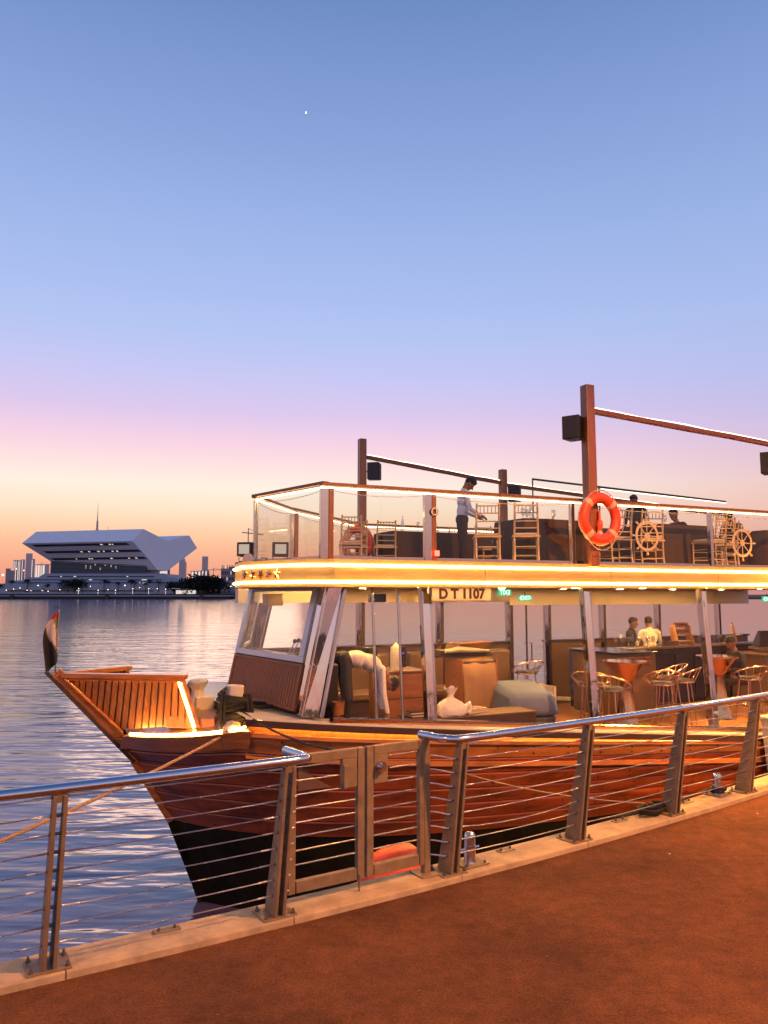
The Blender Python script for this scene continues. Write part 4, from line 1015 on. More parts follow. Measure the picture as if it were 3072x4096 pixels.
# ================================================================== PEOPLE
def person(name, label, prims, loc, rz, vox=.011):
    """prims: ('c',a,b,ra,rb,region) tapered capsule or ('e',centre,radii,region[,euler]) ellipsoid; fused into one skin"""
    mb = MB()
    def sph(c, r, rot=None, n=14, m=10):
        rows = []
        for i in range(m + 1):
            th = math.pi * i / m; row = []
            for j in range(n + 1):
                p = V((r[0] * math.sin(th) * math.cos(2 * math.pi * j / n), r[1] * math.sin(th) * math.sin(2 * math.pi * j / n), r[2] * math.cos(th)))
                if rot: p = rot @ p
                row.append(V(c) + p)
            rows.append(row)
        mb.grid(rows)
    for p in prims:
        if p[0] == 'c':
            _, a, b, ra, rb, reg = p; a, b = V(a), V(b); L = max(1, int((b - a).length / (min(ra, rb) * .8)))
            mb.tube(a, b, ra, rb, n=14); sph(a, (ra,) * 3); sph(b, (rb,) * 3)
        else:
            sph(p[1], p[2], Euler([R(x) for x in p[4]]).to_matrix() if len(p) > 4 else None)
    me0 = mb.mesh('tmp', None); o = bpy.data.objects.new('tmp', me0); COL.objects.link(o)
    md = o.modifiers.new('r', 'REMESH'); md.mode = 'VOXEL'; md.voxel_size = vox
    sm_ = o.modifiers.new('s', 'SMOOTH'); sm_.iterations = 5; sm_.factor = .5
    dg = bpy.context.evaluated_depsgraph_get(); dg.update(); me = bpy.data.meshes.new_from_object(o.evaluated_get(dg))
    bpy.data.objects.remove(o); bpy.data.meshes.remove(me0); me.materials.clear()
    regs = []
    for p in prims:
        r_ = p[5] if p[0] == 'c' else p[3]
        if r_ not in regs: regs.append(r_)
    for r_ in regs: me.materials.append(M[r_])
    nf = len(me.polygons); C_ = np.empty(nf * 3); me.polygons.foreach_get('center', C_); C_ = C_.reshape(-1, 3)
    best = np.full(nf, 9.); idx = np.zeros(nf, dtype=np.int32)
    for p in prims:
        if p[0] == 'c':
            a_, b_ = np.array(p[1], float), np.array(p[2], float); d = b_ - a_; t = np.clip(((C_ - a_) @ d) / max(1e-9, d @ d), 0, 1)
            v = np.linalg.norm(C_ - a_ - t[:, None] * d, axis=1) - (p[3] + (p[4] - p[3]) * t); k = regs.index(p[5])
        else:
            rm = np.array(Euler([R(x) for x in p[4]]).to_matrix()) if len(p) > 4 else np.eye(3); r_ = np.array(p[2], float)
            v = (np.linalg.norm(((C_ - np.array(p[1], float)) @ rm) / r_, axis=1) - 1) * r_.min(); k = regs.index(p[3])
        m_ = v < best; best[m_] = v[m_]; idx[m_] = k
    me.polygons.foreach_set('material_index', idx); me.polygons.foreach_set('use_smooth', np.ones(nf, dtype=bool))
    ob = bpy.data.objects.new(name, me); COL.objects.link(ob); ob.location = loc; ob.rotation_euler = (0, 0, rz)
    return tag(ob, label, 'person')
def head(c, pitch, yaw=0, hair='short', s=1.0):
    """face towards +x"""
    rot = Euler((0, R(pitch), R(yaw))).to_matrix(); c = V(c)
    P = lambda x, y, z: tuple(c + rot @ V((x * s, y * s, z * s)))
    E_ = (0, pitch, yaw)
    L = [('e', P(0, 0, 0), (.092 * s, .074 * s, .108 * s), 'skin', E_), ('e', P(.035, 0, -.065), (.055 * s, .05 * s, .055 * s), 'skin', E_),
         ('c', P(.085, 0, .012), P(.108, 0, -.022), .010 * s, .016 * s, 'skin'), ('e', P(-.005, .076, -.01), (.018 * s, .012 * s, .03 * s), 'skin', E_), ('e', P(-.005, -.076, -.01), (.018 * s, .012 * s, .03 * s), 'skin', E_),
         ('e', P(.083, .03, .022), (.012 * s, .016 * s, .008 * s), 'hair', E_), ('e', P(.083, -.03, .022), (.012 * s, .016 * s, .008 * s), 'hair', E_),
         ('e', P(.083, 0, -.06), (.012 * s, .024 * s, .008 * s), 'skin', E_),
         ('e', P(-.025, 0, .035), (.092 * s, .083 * s, .092 * s), 'hair', E_), ('e', P(.015, 0, .075), (.075 * s, .07 * s, .045 * s), 'hair', E_)]
    if hair == 'curly':
        rnd = random.Random(3)
        for i in range(26):
            a = rnd.uniform(0, 6.28); e = rnd.uniform(.15, 1.4); L.append(('e', P(-.02 + .085 * math.cos(a) * math.cos(e) + .02, .078 * math.sin(a) * math.cos(e), .045 + .085 * math.sin(e)), (.026 * s,) * 3, 'hair'))
    return L
def hand(w, d, m='skin', curl=.5, n=V((0, 0, 1))):
    """palm from the wrist w along d with four curled fingers and a thumb"""
    w, d = V(w), V(d).normalized(); x = d.cross(n); x = x.normalized() if x.length > 1e-3 else d.orthogonal().normalized(); y = x.cross(d)
    L = [('c', w, w + d * .07, .026, .033, m)]; p = w + d * .085
    for i, (o, l) in enumerate(((-.03, .065), (-.01, .075), (.011, .07), (.03, .055))):
        a = p + x * o; b = a + d * l * .6; c = b + (d * (1 - curl) - y * curl).normalized() * l * .55
        L += [('c', a, b, .0095, .009, m), ('c', b, c, .009, .008, m)]
    a = w + d * .03 - x * .03; b = a + (d - x * .8).normalized() * .045; L += [('c', a, b, .012, .011, m), ('c', b, b + d * .03, .011, .009, m)]
    return L
def limb(a, b, c, r, reg1, reg2, reg3=None):
    return [('c', a, b, r[0], r[1], reg1), ('c', b, c, r[1] * .97, r[2], reg2)]
def standing(shirt='white', tr='trous', lean=0, armL=None, armR=None, hp=25, hair='short', yaw=0, h=1.76, legs=True):
    k = h / 1.76; ln = math.radians(lean)
    def T(x, y, z):   # lean the trunk forward about the hips
        dz = z - .95; return (k * (x + dz * math.sin(ln)), k * y, k * (.95 + dz * math.cos(ln)) if z > .95 else k * z)
    L = []
    if legs:
        for s in (-1, 1):
            L += [('c', (0, s * .095 * k, .90 * k), (.015, s * .10 * k, .49 * k), .088 * k, .062 * k, tr), ('c', (.015, s * .10 * k, .49 * k), (-.01, s * .10 * k, .09 * k), .06 * k, .045 * k, tr),
                  ('c', (-.02, s * .10 * k, .045), (.15, s * .115 * k, .035), .042, .034, 'blackp')]
    L += [('e', T(0, 0, .95), (.12 * k, .165 * k, .12 * k), tr), ('e', T(.0, 0, 1.10), (.108 * k, .15 * k, .16 * k), shirt, (0, lean, 0)), ('e', T(.005, 0, 1.30), (.118 * k, .175 * k, .17 * k), shirt, (0, lean, 0)),
          ('c', T(0, -.15, 1.42), T(0, .15, 1.42), .066 * k, .066 * k, shirt), ('c', T(-.01, 0, 1.44), T(.025, 0, 1.54), .055 * k, .05 * k, 'skin'), ('c', T(-.01, 0, 1.43), T(.005, 0, 1.475), .068 * k, .062 * k, shirt)]
    hc = T(.05 + .03 * hp / 30, 0, 1.635 - .02 * hp / 30); L += head(hc, hp + lean * .6, yaw, hair, k)
    for s, arm in ((1, armL), (-1, armR)):
        sh = T(0, s * .19, 1.41); el, wr = arm if arm else ((.0, s * .25, 1.12), (.12, s * .23, .88))
        el, wr = [tuple(k * q for q in p) for p in (el, wr)]
        L += [('c', sh, el, .052 * k, .041 * k, shirt), ('c', el, wr, .041 * k, .031 * k, shirt)]
        d = V(wr) - V(el); L += hand(V(wr) + d.normalized() * .01, d, 'skin', .4)
    return L
def seated(shirt='dshirt', tr='trous', hp=15, hair='short', lean=10, seat=.47):
    ln = math.radians(lean)
    def T(x, y, z): dz = z; return (x + dz * math.sin(ln), y, seat + dz * math.cos(ln))
    L = []
    for s in (-1, 1):
        L += [('c', (0, s * .1, seat + .09), (.42, s * .12, seat + .07), .088, .066, tr), ('c', (.42, s * .12, seat + .07), (.42, s * .12, .09), .062, .045, tr), ('c', (.40, s * .12, .045), (.56, s * .13, .035), .042, .034, 'blackp')]
    L += [('e', T(0, 0, .1), (.14, .17, .12), tr), ('e', T(0, 0, .26), (.115, .155, .16), shirt, (0, lean, 0)), ('e', T(.0, 0, .45), (.12, .178, .17), shirt, (0, lean, 0)), ('c', T(0, -.15, .56), T(0, .15, .56), .066, .066, shirt),
          ('c', T(-.01, 0, .58), T(.03, 0, .69), .055, .05, 'skin')]
    L += head(T(.06, 0, .78), hp + lean, 0, hair)
    for s in (-1, 1):
        sh = T(0, s * .19, .55); el = (.14, s * .25, seat + .27); wr = (.36, s * .16, seat + .29)
        L += [('c', sh, el, .052, .041, shirt), ('c', el, wr, .041, .031, shirt)] + hand(V(wr), V((1, 0, 0)), 'skin', .5)
    return L
person('person', 'waiter in white shirt and dark trousers looking down on the upper deck', standing(hp=48, hair='curly', armL=((.10, .24, 1.12), (.30, .16, 1.02)), armR=((.10, -.24, 1.12), (.30, -.16, 1.02)), lean=4), BW(7.16, .9, UD), PHI + R(-20), .010)
person('person', 'person in dark shirt standing far back on the upper deck', standing('dshirt', hp=20), BW(11.65, 1.3, UD - .05), PHI + R(200))
person('person', 'seated person with brown head behind brown table on the upper deck', seated('dshirt'), BW(12.3, .7, UD), PHI + R(180))
person('person', 'seated person in dark clothes behind the right emblem', seated('dshirt'), BW(13.5, .4, UD), PHI + R(190))
# bending person inside the cabin, bent towards +x with hanging arms
hip = V((-.05, 0, .98)); sh = V((.42, 0, .86))
L = []
for s in (-1, 1):
    L += [('c', (-.05, s * .10, .93), (.0, s * .11, .49), .09, .063, 'trous'), ('c', (.0, s * .11, .49), (-.04, s * .11, .09), .06, .046, 'trous'), ('c', (-.05, s * .11, .045), (.12, s * .12, .035), .042, .034, 'blackp')]
L += [('e', hip, (.15, .17, .13), 'trous', (0, 30, 0)), ('e', (.13, 0, 1.0), (.17, .155, .115), 'white', (0, 12, 0)), ('e', (.30, 0, .95), (.17, .175, .115), 'white', (0, 22, 0)), ('c', (.42, -.15, .87), (.42, .15, .87), .066, .066, 'white'),
      ('c', (.46, 0, .84), (.53, 0, .77), .055, .05, 'skin')]
L += head((.57, 0, .68), 115, 0, 'short')
for s in (-1, 1):
    L += [('c', (.42, s * .19, .86), (.44, s * .22, .58), .056, .044, 'white'), ('c', (.44, s * .22, .58), (.50, s * .18, .33), .043, .032, 'white')] + hand(V((.50, s * .18, .32)), V((.15, 0, -1)), 'skin', .35, V((1, 0, 0)))
person('person', 'crew member in white shirt bending down inside the front cabin', L, BW(3.92, -1.55, .50), PHI + R(-14), .010)
person('person', 'barman in white shirt with his back turned at the bar', standing(hp=5, armL=((.06, .27, 1.16), (.26, .2, 1.08)), armR=((.06, -.27, 1.16), (.26, -.2, 1.08))), BW(12.35, 1.75, .12), PHI + R(70), .012)
person('person', 'person in dark top facing the barman across the bar', standing('dshirt', hp=8), BW(12.15, 2.1, .10), PHI + R(-60), .012)
person('person', 'bearded person in black sitting at right end of the cabin', seated('dshirt', hp=28), BW(12.2, -.7, .22), PHI + R(170), .012)

# ================================================================== CABIN FURNITURE
FZ = .12
# bar
bar_ = empty('bar_counter', BW(11.5, 1.2, FZ), PHI, 'long black bar counter with pale top inside the cabin', 'bar')
poly = [(-1.55, -.1), (-.5, -.32), (2.6, -.05), (4.4, -.1), (4.4, .28), (2.6, .32), (-.5, .12), (-1.45, .4)]
MB().prism(poly, 0, 1.12).build('front', M['bar'], bar_, bev=.015)
MB().prism([(p[0] * 1.01, p[1] * 1.1 - .02) for p in poly], 1.122, 1.16).build('top', M['brownwall'], bar_, bev=.008)
for i in range(5):
    a = V((-.42 + .6 * i, -.322 + .054 * i)); MB().slab([(a.x, a.y - .012, .15), (a.x + .54, a.y + .033, .15), (a.x + .54, a.y + .033, 1.0), (a.x, a.y - .012, 1.0)], .01, (0, -1, 0)).build('panel', M['bar'], bar_, bev=.004)
cb = empty('counter', BW(10.35, .35, FZ), PHI, 'dark brown counter end beside the glass door', 'counter')
MB().box(-.5, .45, -.35, .9, 0, 1.13).build('body', M['brownwall'], cb, bev=.02)
for i in range(3): MB().box(-.52, .3, -.37, -.352, .92 + .06 * i, .96 + .06 * i).build('slat', M['bronze'], cb, bev=.004)
MB().box(-.54, .5, -.4, .95, 1.132, 1.17).build('top', M['bar'], cb, bev=.008)
BT = FZ + 1.16
def bp(u, dy=0.): return BW(u, 1.2 + dy, BT)
rnd = random.Random(11)
for i in range(10):
    u = 10.9 + .11 * i + rnd.uniform(-.02, .02); small(GLS, bp(u, rnd.uniform(-.1, .05)), 'stemmed glass in the cluster at left end of the bar', 'glass', 'glasses at the left end of the bar')
SHOT = MB().lathe([(.0, 0), (.022, 0), (.024, .1), (.021, .1), (.02, .01)], 12).mesh('tumbler', M['glassware'], 50)
for i in range(8): small(SHOT, bp(12.05 + .06 * i, -.12), 'small tumbler in the row before the barman', 'glass', 'tumblers in a row on the bar')
for i in range(7): small(GLS, bp(13.15 + .13 * i, rnd.uniform(-.08, .08)), 'stemmed glass in the cluster at right end of the bar', 'glass', 'glasses at the right end of the bar')
for i, u in enumerate((11.1, 11.4, 13.5)): small(BOT, bp(u, .05), ['clear bottle leftmost on the bar', 'clear bottle left of the barman on the bar', 'clear bottle at right end of the bar'][i], 'bottle', 'bottles on the bar')
ds = empty('display_stand', bp(12.75, 0), PHI, 'stepped plywood display stand with cups on the bar', 'display stand')
for x in (-.22, .22): MB().slab([(x, -.1, 0), (x, .1, 0), (x, .16, .38), (x, .02, .42)], .015, (1, 0, 0)).build('side', M['display'], ds)
for i in range(3): MB().box(-.22, .22, -.06 + .05 * i, .06 + .05 * i, .08 + .14 * i, .095 + .14 * i).build('shelf', M['display'], ds)
CUP = MB().lathe([(.0, 0), (.03, 0), (.042, .06), (.04, .1), (.036, .1), (.036, .01)], 12).mesh('cup', M['bronze'], 50)
for i in range(4):
    for j in range(2): small(CUP, bp(12.75 - .15 + .1 * i, -.0 + .05 * j) + V((0, 0, .096 + .14 * (j + 1))), 'copper cup on the plywood display stand', 'cup', 'copper cups on the display stand')
d2 = empty('display_stand', bp(14.2, -.1), PHI + R(20), 'leaning plywood stand at right end of the bar', 'display stand')
MB().slab([(-.1, 0, 0), (.08, 0, 0), (-.05, .05, .45), (-.16, .05, .45)], .02, (0, -1, 0)).build('board', M['display'], d2); MB().box(-.1, .1, -.12, -.03, .18, .2).build('ledge', M['display'], d2)
for i in range(2):
    o = empty('cash_register', BW(14.6 + .75 * i, .6, BT - .05), PHI + R(-20), ['dark sloped till screen on the right counter, left one', 'dark sloped till screen on the right counter, right one'][i], 'till', 'tills at the right counter')
    MB().hexa([(-.26, -.1, 0), (.26, -.1, 0), (.26, .25, 0), (-.26, .25, 0)], [(-.18, .02, .34), (.18, .02, .34), (.18, .1, .34), (-.18, .1, .34)]).build('screen', M['blackp'], o, bev=.015)
    MB().box(-.3, .3, -.16, .3, -.06, -.002).build('base', M['tan'], o, bev=.01)
rc = empty('counter', BW(14.9, .5, FZ), PHI, 'grey brown counter at right end of the cabin', 'counter'); MB().box(-.9, 1.2, -.3, .6, 0, .97).build('body', M['brownwall'], rc, bev=.02); MB().box(-.95, 1.25, -.34, .62, .972, 1.0).build('top', M['tan'], rc)
# cocktail tables
def cocktail(u, y, label):
    r = empty('cocktail_table', BW(u, y, FZ), PHI, label, 'table', 'bronze cocktail tables in the cabin')
    MB().lathe([(.36, 1.085), (.37, 1.10), (.37, 1.115), (.0, 1.115)], 32).build('top', M['bronze'], r, smooth=40)
    MB().lathe([(.34, 1.084), (.13, .80), (.115, .78)], 32).build('cone', M['bronze'], r, smooth=40)
    MB().lathe([(.112, .779), (.115, .6), (.15, .3), (.22, .02), (.24, .0)], 12).build('base', M['bronze'], r, smooth=20)
cocktail(9.28, -.85, 'bronze cone cocktail table in the middle of the cabin'); cocktail(11.55, -.75, 'bronze cone cocktail table further right behind chrome pillar')
# wire stools
def make_stool():
    r = empty('bar_stool', (0, 0, 0)); g = M['rose']; n = 28
    seat = [(.2 * math.cos(2 * math.pi * i / n), .2 * math.sin(2 * math.pi * i / n), .74) for i in range(n)]
    MB().path(seat, .011, 6, closed=True).build('seat_ring', g, r, smooth=60)
    top = [(.30 * math.cos(a) - .02, .31 * math.sin(a), .86 - .13 * math.cos(a)) for a in [2 * math.pi * i / n for i in range(n)]]
    MB().path(top, .013, 6, closed=True).build('back_ring', g, r, smooth=60)
    mb = MB()
    for i in range(2, n - 1, 2):
        a = 2 * math.pi * i / n
        if math.cos(a) < .75: mb.tube(seat[i], top[i], .006, n=5)
    mb.build('spokes', g, r, smooth=60)
    MB().lathe([(.0, .735), (.185, .735), (.195, .755), (.18, .785), (.0, .79)], 20).build('cushion', M['seatgrey'], r, smooth=40)
    for k in range(4):
        a = math.pi / 4 + k * math.pi / 2; MB().tube((.16 * math.cos(a), .16 * math.sin(a), .73), (.25 * math.cos(a), .25 * math.sin(a), 0), .011, n=6).build('leg', g, r, smooth=40)
    fr_ = [(.215 * math.cos(a), .215 * math.sin(a), .28) for a in [math.pi / 4 + k * math.pi / 2 for k in range(4)]]
    MB().path(fr_, .008, 6, closed=True).build('footrest', g, r)
    return r
st0 = make_stool(); ST = []
for u, y, rz, lab in ((9.75, -1.2, 60, 'rose gold wire stool right of the bronze table'), (8.45, -1.45, 20, 'rose gold wire stool nearest the chrome pillar on the left'), (8.55, -.85, 40, 'rose gold wire stool behind another one left of the table'), (10.55, -.55, 150, 'rose gold wire stool against the dark bar, rear of the pair'), (10.35, -1.05, 120, 'rose gold wire stool before the bar, front of the pair'), (11.75, -1.25, 80, 'rose gold wire stool at the right cocktail table'), (8.75, 1.25, 90, 'dark wire stool standing before the glass door')):
    o = st0 if not ST else copy_tree(st0); ST.append(o); o.location = BW(u, y, FZ); o.rotation_euler = (0, 0, PHI + R(rz)); tag(o, lab, 'stool', 'wire bar stools in the cabin')
# blue armchair-like ottoman
ot = empty('ottoman', BW(7.0, -1.0, FZ + .28), PHI, 'blue upholstered ottoman seat with dark base in the cabin', 'ottoman')
mb = MB().hexa([(-.42, -.45, .12), (.5, -.45, .12), (.7, .5, .12), (-.3, .5, .12)], [(-.40, -.42, .50), (.40, -.40, .46), (.62, .48, .60), (-.26, .48, .60)]); mb.build('cushion', M['bluef'], ot, smooth=80, bev=.10)
MB().hexa([(-.38, -.4, -.28), (.34, -.4, -.28), (.6, .46, -.28), (-.26, .46, -.28)], [(-.38, -.4, .119), (.42, -.4, .119), (.64, .46, .119), (-.26, .46, .119)]).build('base', M['seatgrey'], ot, bev=.04)
MB().box(.68, .72, -.0, .4, .05, .5).build('cream_panel', M['cream'], ot)
# tan cabinet, tray with linen
tn = empty('cabinet', BW(6.45, -.45, FZ), PHI, 'tan vinyl covered serving cabinet behind the plastic bag', 'cabinet')
rows = []
for x in [-.30 + .60 * i / 12 for i in range(13)]:
    w = .012 * math.sin(9 * x) + .008 * math.sin(23 * x)
    rows.append([(x, y + w, z + .01 * math.sin(7 * x)) for y, z in ((-.34, .48), (-.345, .7), (-.335, .95), (-.32, 1.14), (-.27, 1.21), (-.15, 1.235), (.2, 1.235))])
MB().grid(rows).build('cover', M['tan'], tn, smooth=60)
MB().box(-.29, .29, -.30, .2, .0, 1.2).build('body', M['darkwood'], tn, bev=.01)
for x in (-.31, .31): MB().box(x - .012, x + .012, -.33, .2, .4, 1.22).build('side_panel', M['cabwood'], tn, bev=.004)
bq = empty('banquette', BW(6.9, 1.55, FZ), PHI, 'long dark brown banquette with cushions along the far windows', 'bench')
MB().box(-1.9, 1.9, -.3, .5, 0, .4).build('plinth', M['darkwood'], bq, bev=.01)
for i in range(5):
    x0 = -1.88 + .755 * i; MB().box(x0, x0 + .74, -.32, .25, .405, .55).build('seat_cushion', M['brownwall'], bq, bev=.04); MB().box(x0, x0 + .74, .26, .48, .42, 1.16).build('back_cushion', M['brownwall'], bq, bev=.05)
ty = empty('tray', BW(6.4, -.25, FZ + 1.25), PHI, 'dark tray stack with crumpled linen on the tan cabinet', 'tray')
for i in range(3): MB().box(-.5 + .04 * i, .5 - .03 * i, -.2, .25, .035 * i, .035 * i + .028).build('board', M['darkwood'], ty)
MB().hexa([(-.15, -.15, .105), (.35, -.15, .105), (.35, .2, .105), (-.15, .2, .105)], [(-.1, -.2, .2), (.52, -.2, .22), (.52, .22, .22), (-.1, .22, .2)]).build('bowl', M['cabwood'], ty)
MB().path([(-.4, -.22, .09), (-.15, -.26, .12), (.1, -.23, .1), (.4, -.24, .08)], [.03, .05, .045, .02], 8).build('linen', M['cushion'], ty, smooth=60)
c2 = empty('side_cabinet', BW(5.0, -.85, FZ + .1), PHI, 'low wooden cabinet under a white flask in the front cabin', 'cabinet')
MB().box(-.33, .30, -.3, .3, .35, 1.02).build('body', M['cabwood'], c2, bev=.012)
MB().box(-.34, .31, -.302, -.3, .66, .672).build('drawer_gap', M['darkwood'], c2)
for x in (-.3, .27):
    for y in (-.27, .27): MB().box(x - .03, x + .03, y - .03, y + .03, 0, .349).build('leg', M['cabwood'], c2)
MB().box(-.36, .33, -.33, .33, 1.022, 1.05).build('top', M['brownwall'], c2, bev=.006)
fl_ = empty('flask', BW(4.92, -.95, FZ + 1.15), PHI, 'white enamel flask with pointed lid on the wooden cabinet', 'flask')
MB().lathe([(.0, 0), (.08, 0), (.08, .26), (.075, .27)], 18).build('body', M['wcyl'], fl_, smooth=40); MB().lathe([(.078, .275), (.07, .32), (.03, .36), (.0, .40)], 18).build('lid', M['wcyl'], fl_, smooth=40)
for i, (du, w) in enumerate(((-.26, .17), (.2, .2))):
    o = empty('amplifier', BW(4.95 + du, -.55, FZ + 1.15), PHI, ['dark amplifier with purple light left of the flask', 'dark amplifier with purple lights right of the flask'][i], 'amplifier')
    MB().box(-w / 2, w / 2, -.1, .12, 0, .3).build('case', M['blackp'], o, bev=.012)
    for k in range(2): MB().box(-.05 + .08 * k, -.035 + .08 * k, -.104, -.101, .08 + .12 * k, .095 + .12 * k).build('indicator', M['purple'], o)
# plastic bag
bg_ = empty('plastic_bag', BW(5.3, -1.85, FZ + .60), PHI, 'white plastic carrier bag knotted on the cabin ledge', 'bag')
rows = []
for i, (r_, z) in enumerate(((.0, 0), (.17, .0), (.20, .04), (.19, .10), (.15, .16), (.10, .20), (.05, .235), (.032, .26), (.045, .30), (.075, .35), (.085, .375))):
    rows.append([(r_ * math.cos(a) * (1.2 + .10 * math.sin(3 * a + i) + .05 * math.sin(8 * a + 2 * i)) + .04 * z, r_ * .75 * math.sin(a) * (1 + .14 * math.sin(5 * a + 2 * i)), z + .016 * math.sin(4 * a + i) * (r_ > .05)) for a in [2 * math.pi * k / 30 for k in range(31)]])
MB().grid(rows).build('sack', M['bag'], bg_, smooth=70)
MB().path([(.16, -.02, .06), (.24, -.03, .12), (.29, -.03, .16), (.31, -.02, .10), (.27, -.02, .03)], [.05, .035, .022, .03, .035], 8).build('handle', M['bag'], bg_, smooth=70)
lg = empty('ledge_bench', BW(5.7, -1.75, FZ), PHI, 'dark bench ledge inside the glass under the plastic bag', 'bench'); MB().box(-1.0, .95, -.2, .25, 0, .58).build('body', M['darkwood'], lg, bev=.02); MB().box(-1.02, .97, -.22, .27, .581, .6).build('top', M['brownwall'], lg, bev=.006)
pp = empty('paper_stack', BW(4.86, -1.75, FZ + .60), PHI, 'untidy stack of papers and trays on the bench ledge', 'papers')
for i in range(5): MB().box(-.14 + .01 * (i % 3), .13 + .012 * (i % 2), -.1 + .008 * i, .11, .016 * i, .016 * i + .013).build('sheet', M['cushion'] if i % 2 else M['blackp'], pp)
bxs = empty('linen_pile', BW(5.75, -1.7, FZ + .60), PHI + R(12), 'folded pale linen pile on the ledge right of the bag', 'linen')
for i in range(3): MB().box(-.2 + .02 * i, .22 - .03 * i, -.12, .12, .022 * i, .022 * i + .02).build('fold', M['cushion'] if i != 1 else M['reflex'], bxs, bev=.008)
# wheelhouse console, screen, levers, pilot chair
cs = empty('helm_console', BW(3.5, -.6, FZ), PHI, 'helm console with levers behind the wheelhouse window', 'console')
MB().hexa([(-.25, -1.2, 0), (.2, -1.2, 0), (.2, 1.0, 0), (-.25, 1.0, 0)], [(-.3, -1.2, 1.42), (.2, -1.2, 1.34), (.2, 1.0, 1.34), (-.3, 1.0, 1.42)]).build('body', M['blackp'], cs, bev=.02)
for y, l in ((-.15, .22), (.02, .2), (-.45, .18)):
    lv = MB().tube((-.1, y, 1.36), (-.0, y - .04, 1.36 + l), .009, n=8).build('lever', M['chrome2'], cs); MB().lathe([(.0, -.02), (.028, -.01), (.03, .03), (.0, .05)], 12, (-.0, y - .04, 1.36 + l)).build('knob', M['blackp'], lv, smooth=50)
MB().box(-.12, .08, -.85, -.6, 1.38, 1.62).build('plotter', M['blackp'], cs, bev=.015)
sc_ = empty('monitor', BW(3.95, -.35, 1.36), PHI + R(25), 'tall black screen behind the chrome corner pillar', 'screen'); MB().box(-.21, .21, -.03, .03, 0, .52).build('panel', M['blackp'], sc_, bev=.01); MB().box(-.05, .05, -.02, .02, -.5, 0).build('stand', M['blackp'], sc_)
pc = empty('pilot_chair', BW(3.95, -.75, .62), PHI, 'tan tub chair behind the bending crew member', 'chair')
rows = []
for i, (z, k) in enumerate(((0., .17), (.12, .2), (.28, .25), (.34, .26))):
    rows.append([(k * math.cos(a), k * math.sin(a), z + (.1 * (1 - math.cos(a)) / 2 if i > 1 else 0)) for a in [R(30) + R(300) * q / 20 for q in range(21)]])
tb = MB().grid(rows).build('tub', M['tan'], pc, smooth=60); so_ = tb.modifiers.new('solid', 'SOLIDIFY'); so_.thickness = .03
MB().lathe([(.0, .1), (.17, .1), (.18, .14), (.0, .15)], 20).build('seat_pad', M['tan'], pc, smooth=50); MB().tube((0, 0, -.4), (0, 0, .1), .04, n=12).build('pedestal', M['chrome2'], pc)
bb = tag(MB().lathe([(.0, 0), (.07, 0), (.085, .16), (.08, .16), (.065, .01)], 20).build('bucket', M['cabwood'], smooth=40, loc=BW(3.62, -1.98, .86)), 'brown bucket on the deck inside the front glass', 'bucket')
# exit signs
def exit_sign(u, y, z, label, flip=False):
    r = empty('exit_sign', BW(u, y, z), PHI + (math.pi if flip else 0), label, 'sign', 'green exit signs in the cabin')
    r.scale = (.78, .78, .78)
    MB().box(-.19, .19, -.02, .02, 0, .15).build('sign_panel', M['exitg'], r); MB().box(-.01, .01, -.01, .01, .15, .22).build('hanger', M['blackp'], r)
    t_ = text_mesh('lettering', 'EXIT', .15, M['exitw'], .002, .003)
    link('lettering', t_, r, (0, -.023, .072), (R(90), 0, 0)); link('lettering', t_, r, (0, .023, .072), (R(90), 0, math.pi), (-1 if flip else 1, 1, 1))
    for s_ in (-1, 1): MB().add([(s_ * .185, -.0235, .072), (s_ * .155, -.0235, .105), (s_ * .155, -.0235, .04)], [(0, 1, 2)]).build('arrow', M['exitw'], r)
exit_sign(9.0, 1.6, 2.22, 'green EXIT sign hanging before the glass door, complete one')
exit_sign(8.52, 1.6, 2.33, 'green EXIT sign half cut by the light band, left one', True)
exit_sign(15.0, .9, 2.19, 'green EXIT sign at the right edge of the cabin')

# ================================================================== FAR BANK
def L_(xz, yz, D):
    """image point: pixel coordinates turned into metres at an assumed distance D"""
    return V(((xz * .3256 - 829.5) / 1670.5 * D, D, 2.35 + (543 - yz) * .3256 / 1661 * D))  # image pixel coordinates projected out to the assumed distance
bank = MB(); ZB = -.2
bank.add([(-2000, 700, ZW - .5), (2500, 700, ZW - .5), (2500, 700, ZB), (-2000, 700, ZB), (-9000, 9500, ZB), (9000, 9500, ZB)], [(0, 1, 2, 3), (3, 2, 5, 4)])
tag(bank.build('far_bank', M['land']), kind='structure')
tag(MB().box(-560, -138, 695, 702, ZW - .5, .5).build('far_quay', M['land']), kind='structure')
tag(MB().box(-560, -136, 694, 702, .504, 1.7).build('far_quay_slab', M['quayfar']), kind='structure')
tag(MB().hexa([(-700, 703, 0), (-60, 703, 0), (-40, 735, 0), (-700, 735, 0)], [(-700, 706, 2.0), (-62, 706, 2.0), (-42, 735, 5.5), (-700, 735, 5.5)]).build('far_lawn', M['lawn']), kind='structure')
for i in range(5):
    tag(MB().box(-505 + 85 * i, -502 + 85 * i, 693, 694, ZW, 2.2).build('quay_ladder', M['blackp']), 'dark mooring post against the pale far quay', 'post', 'posts along the far quay')
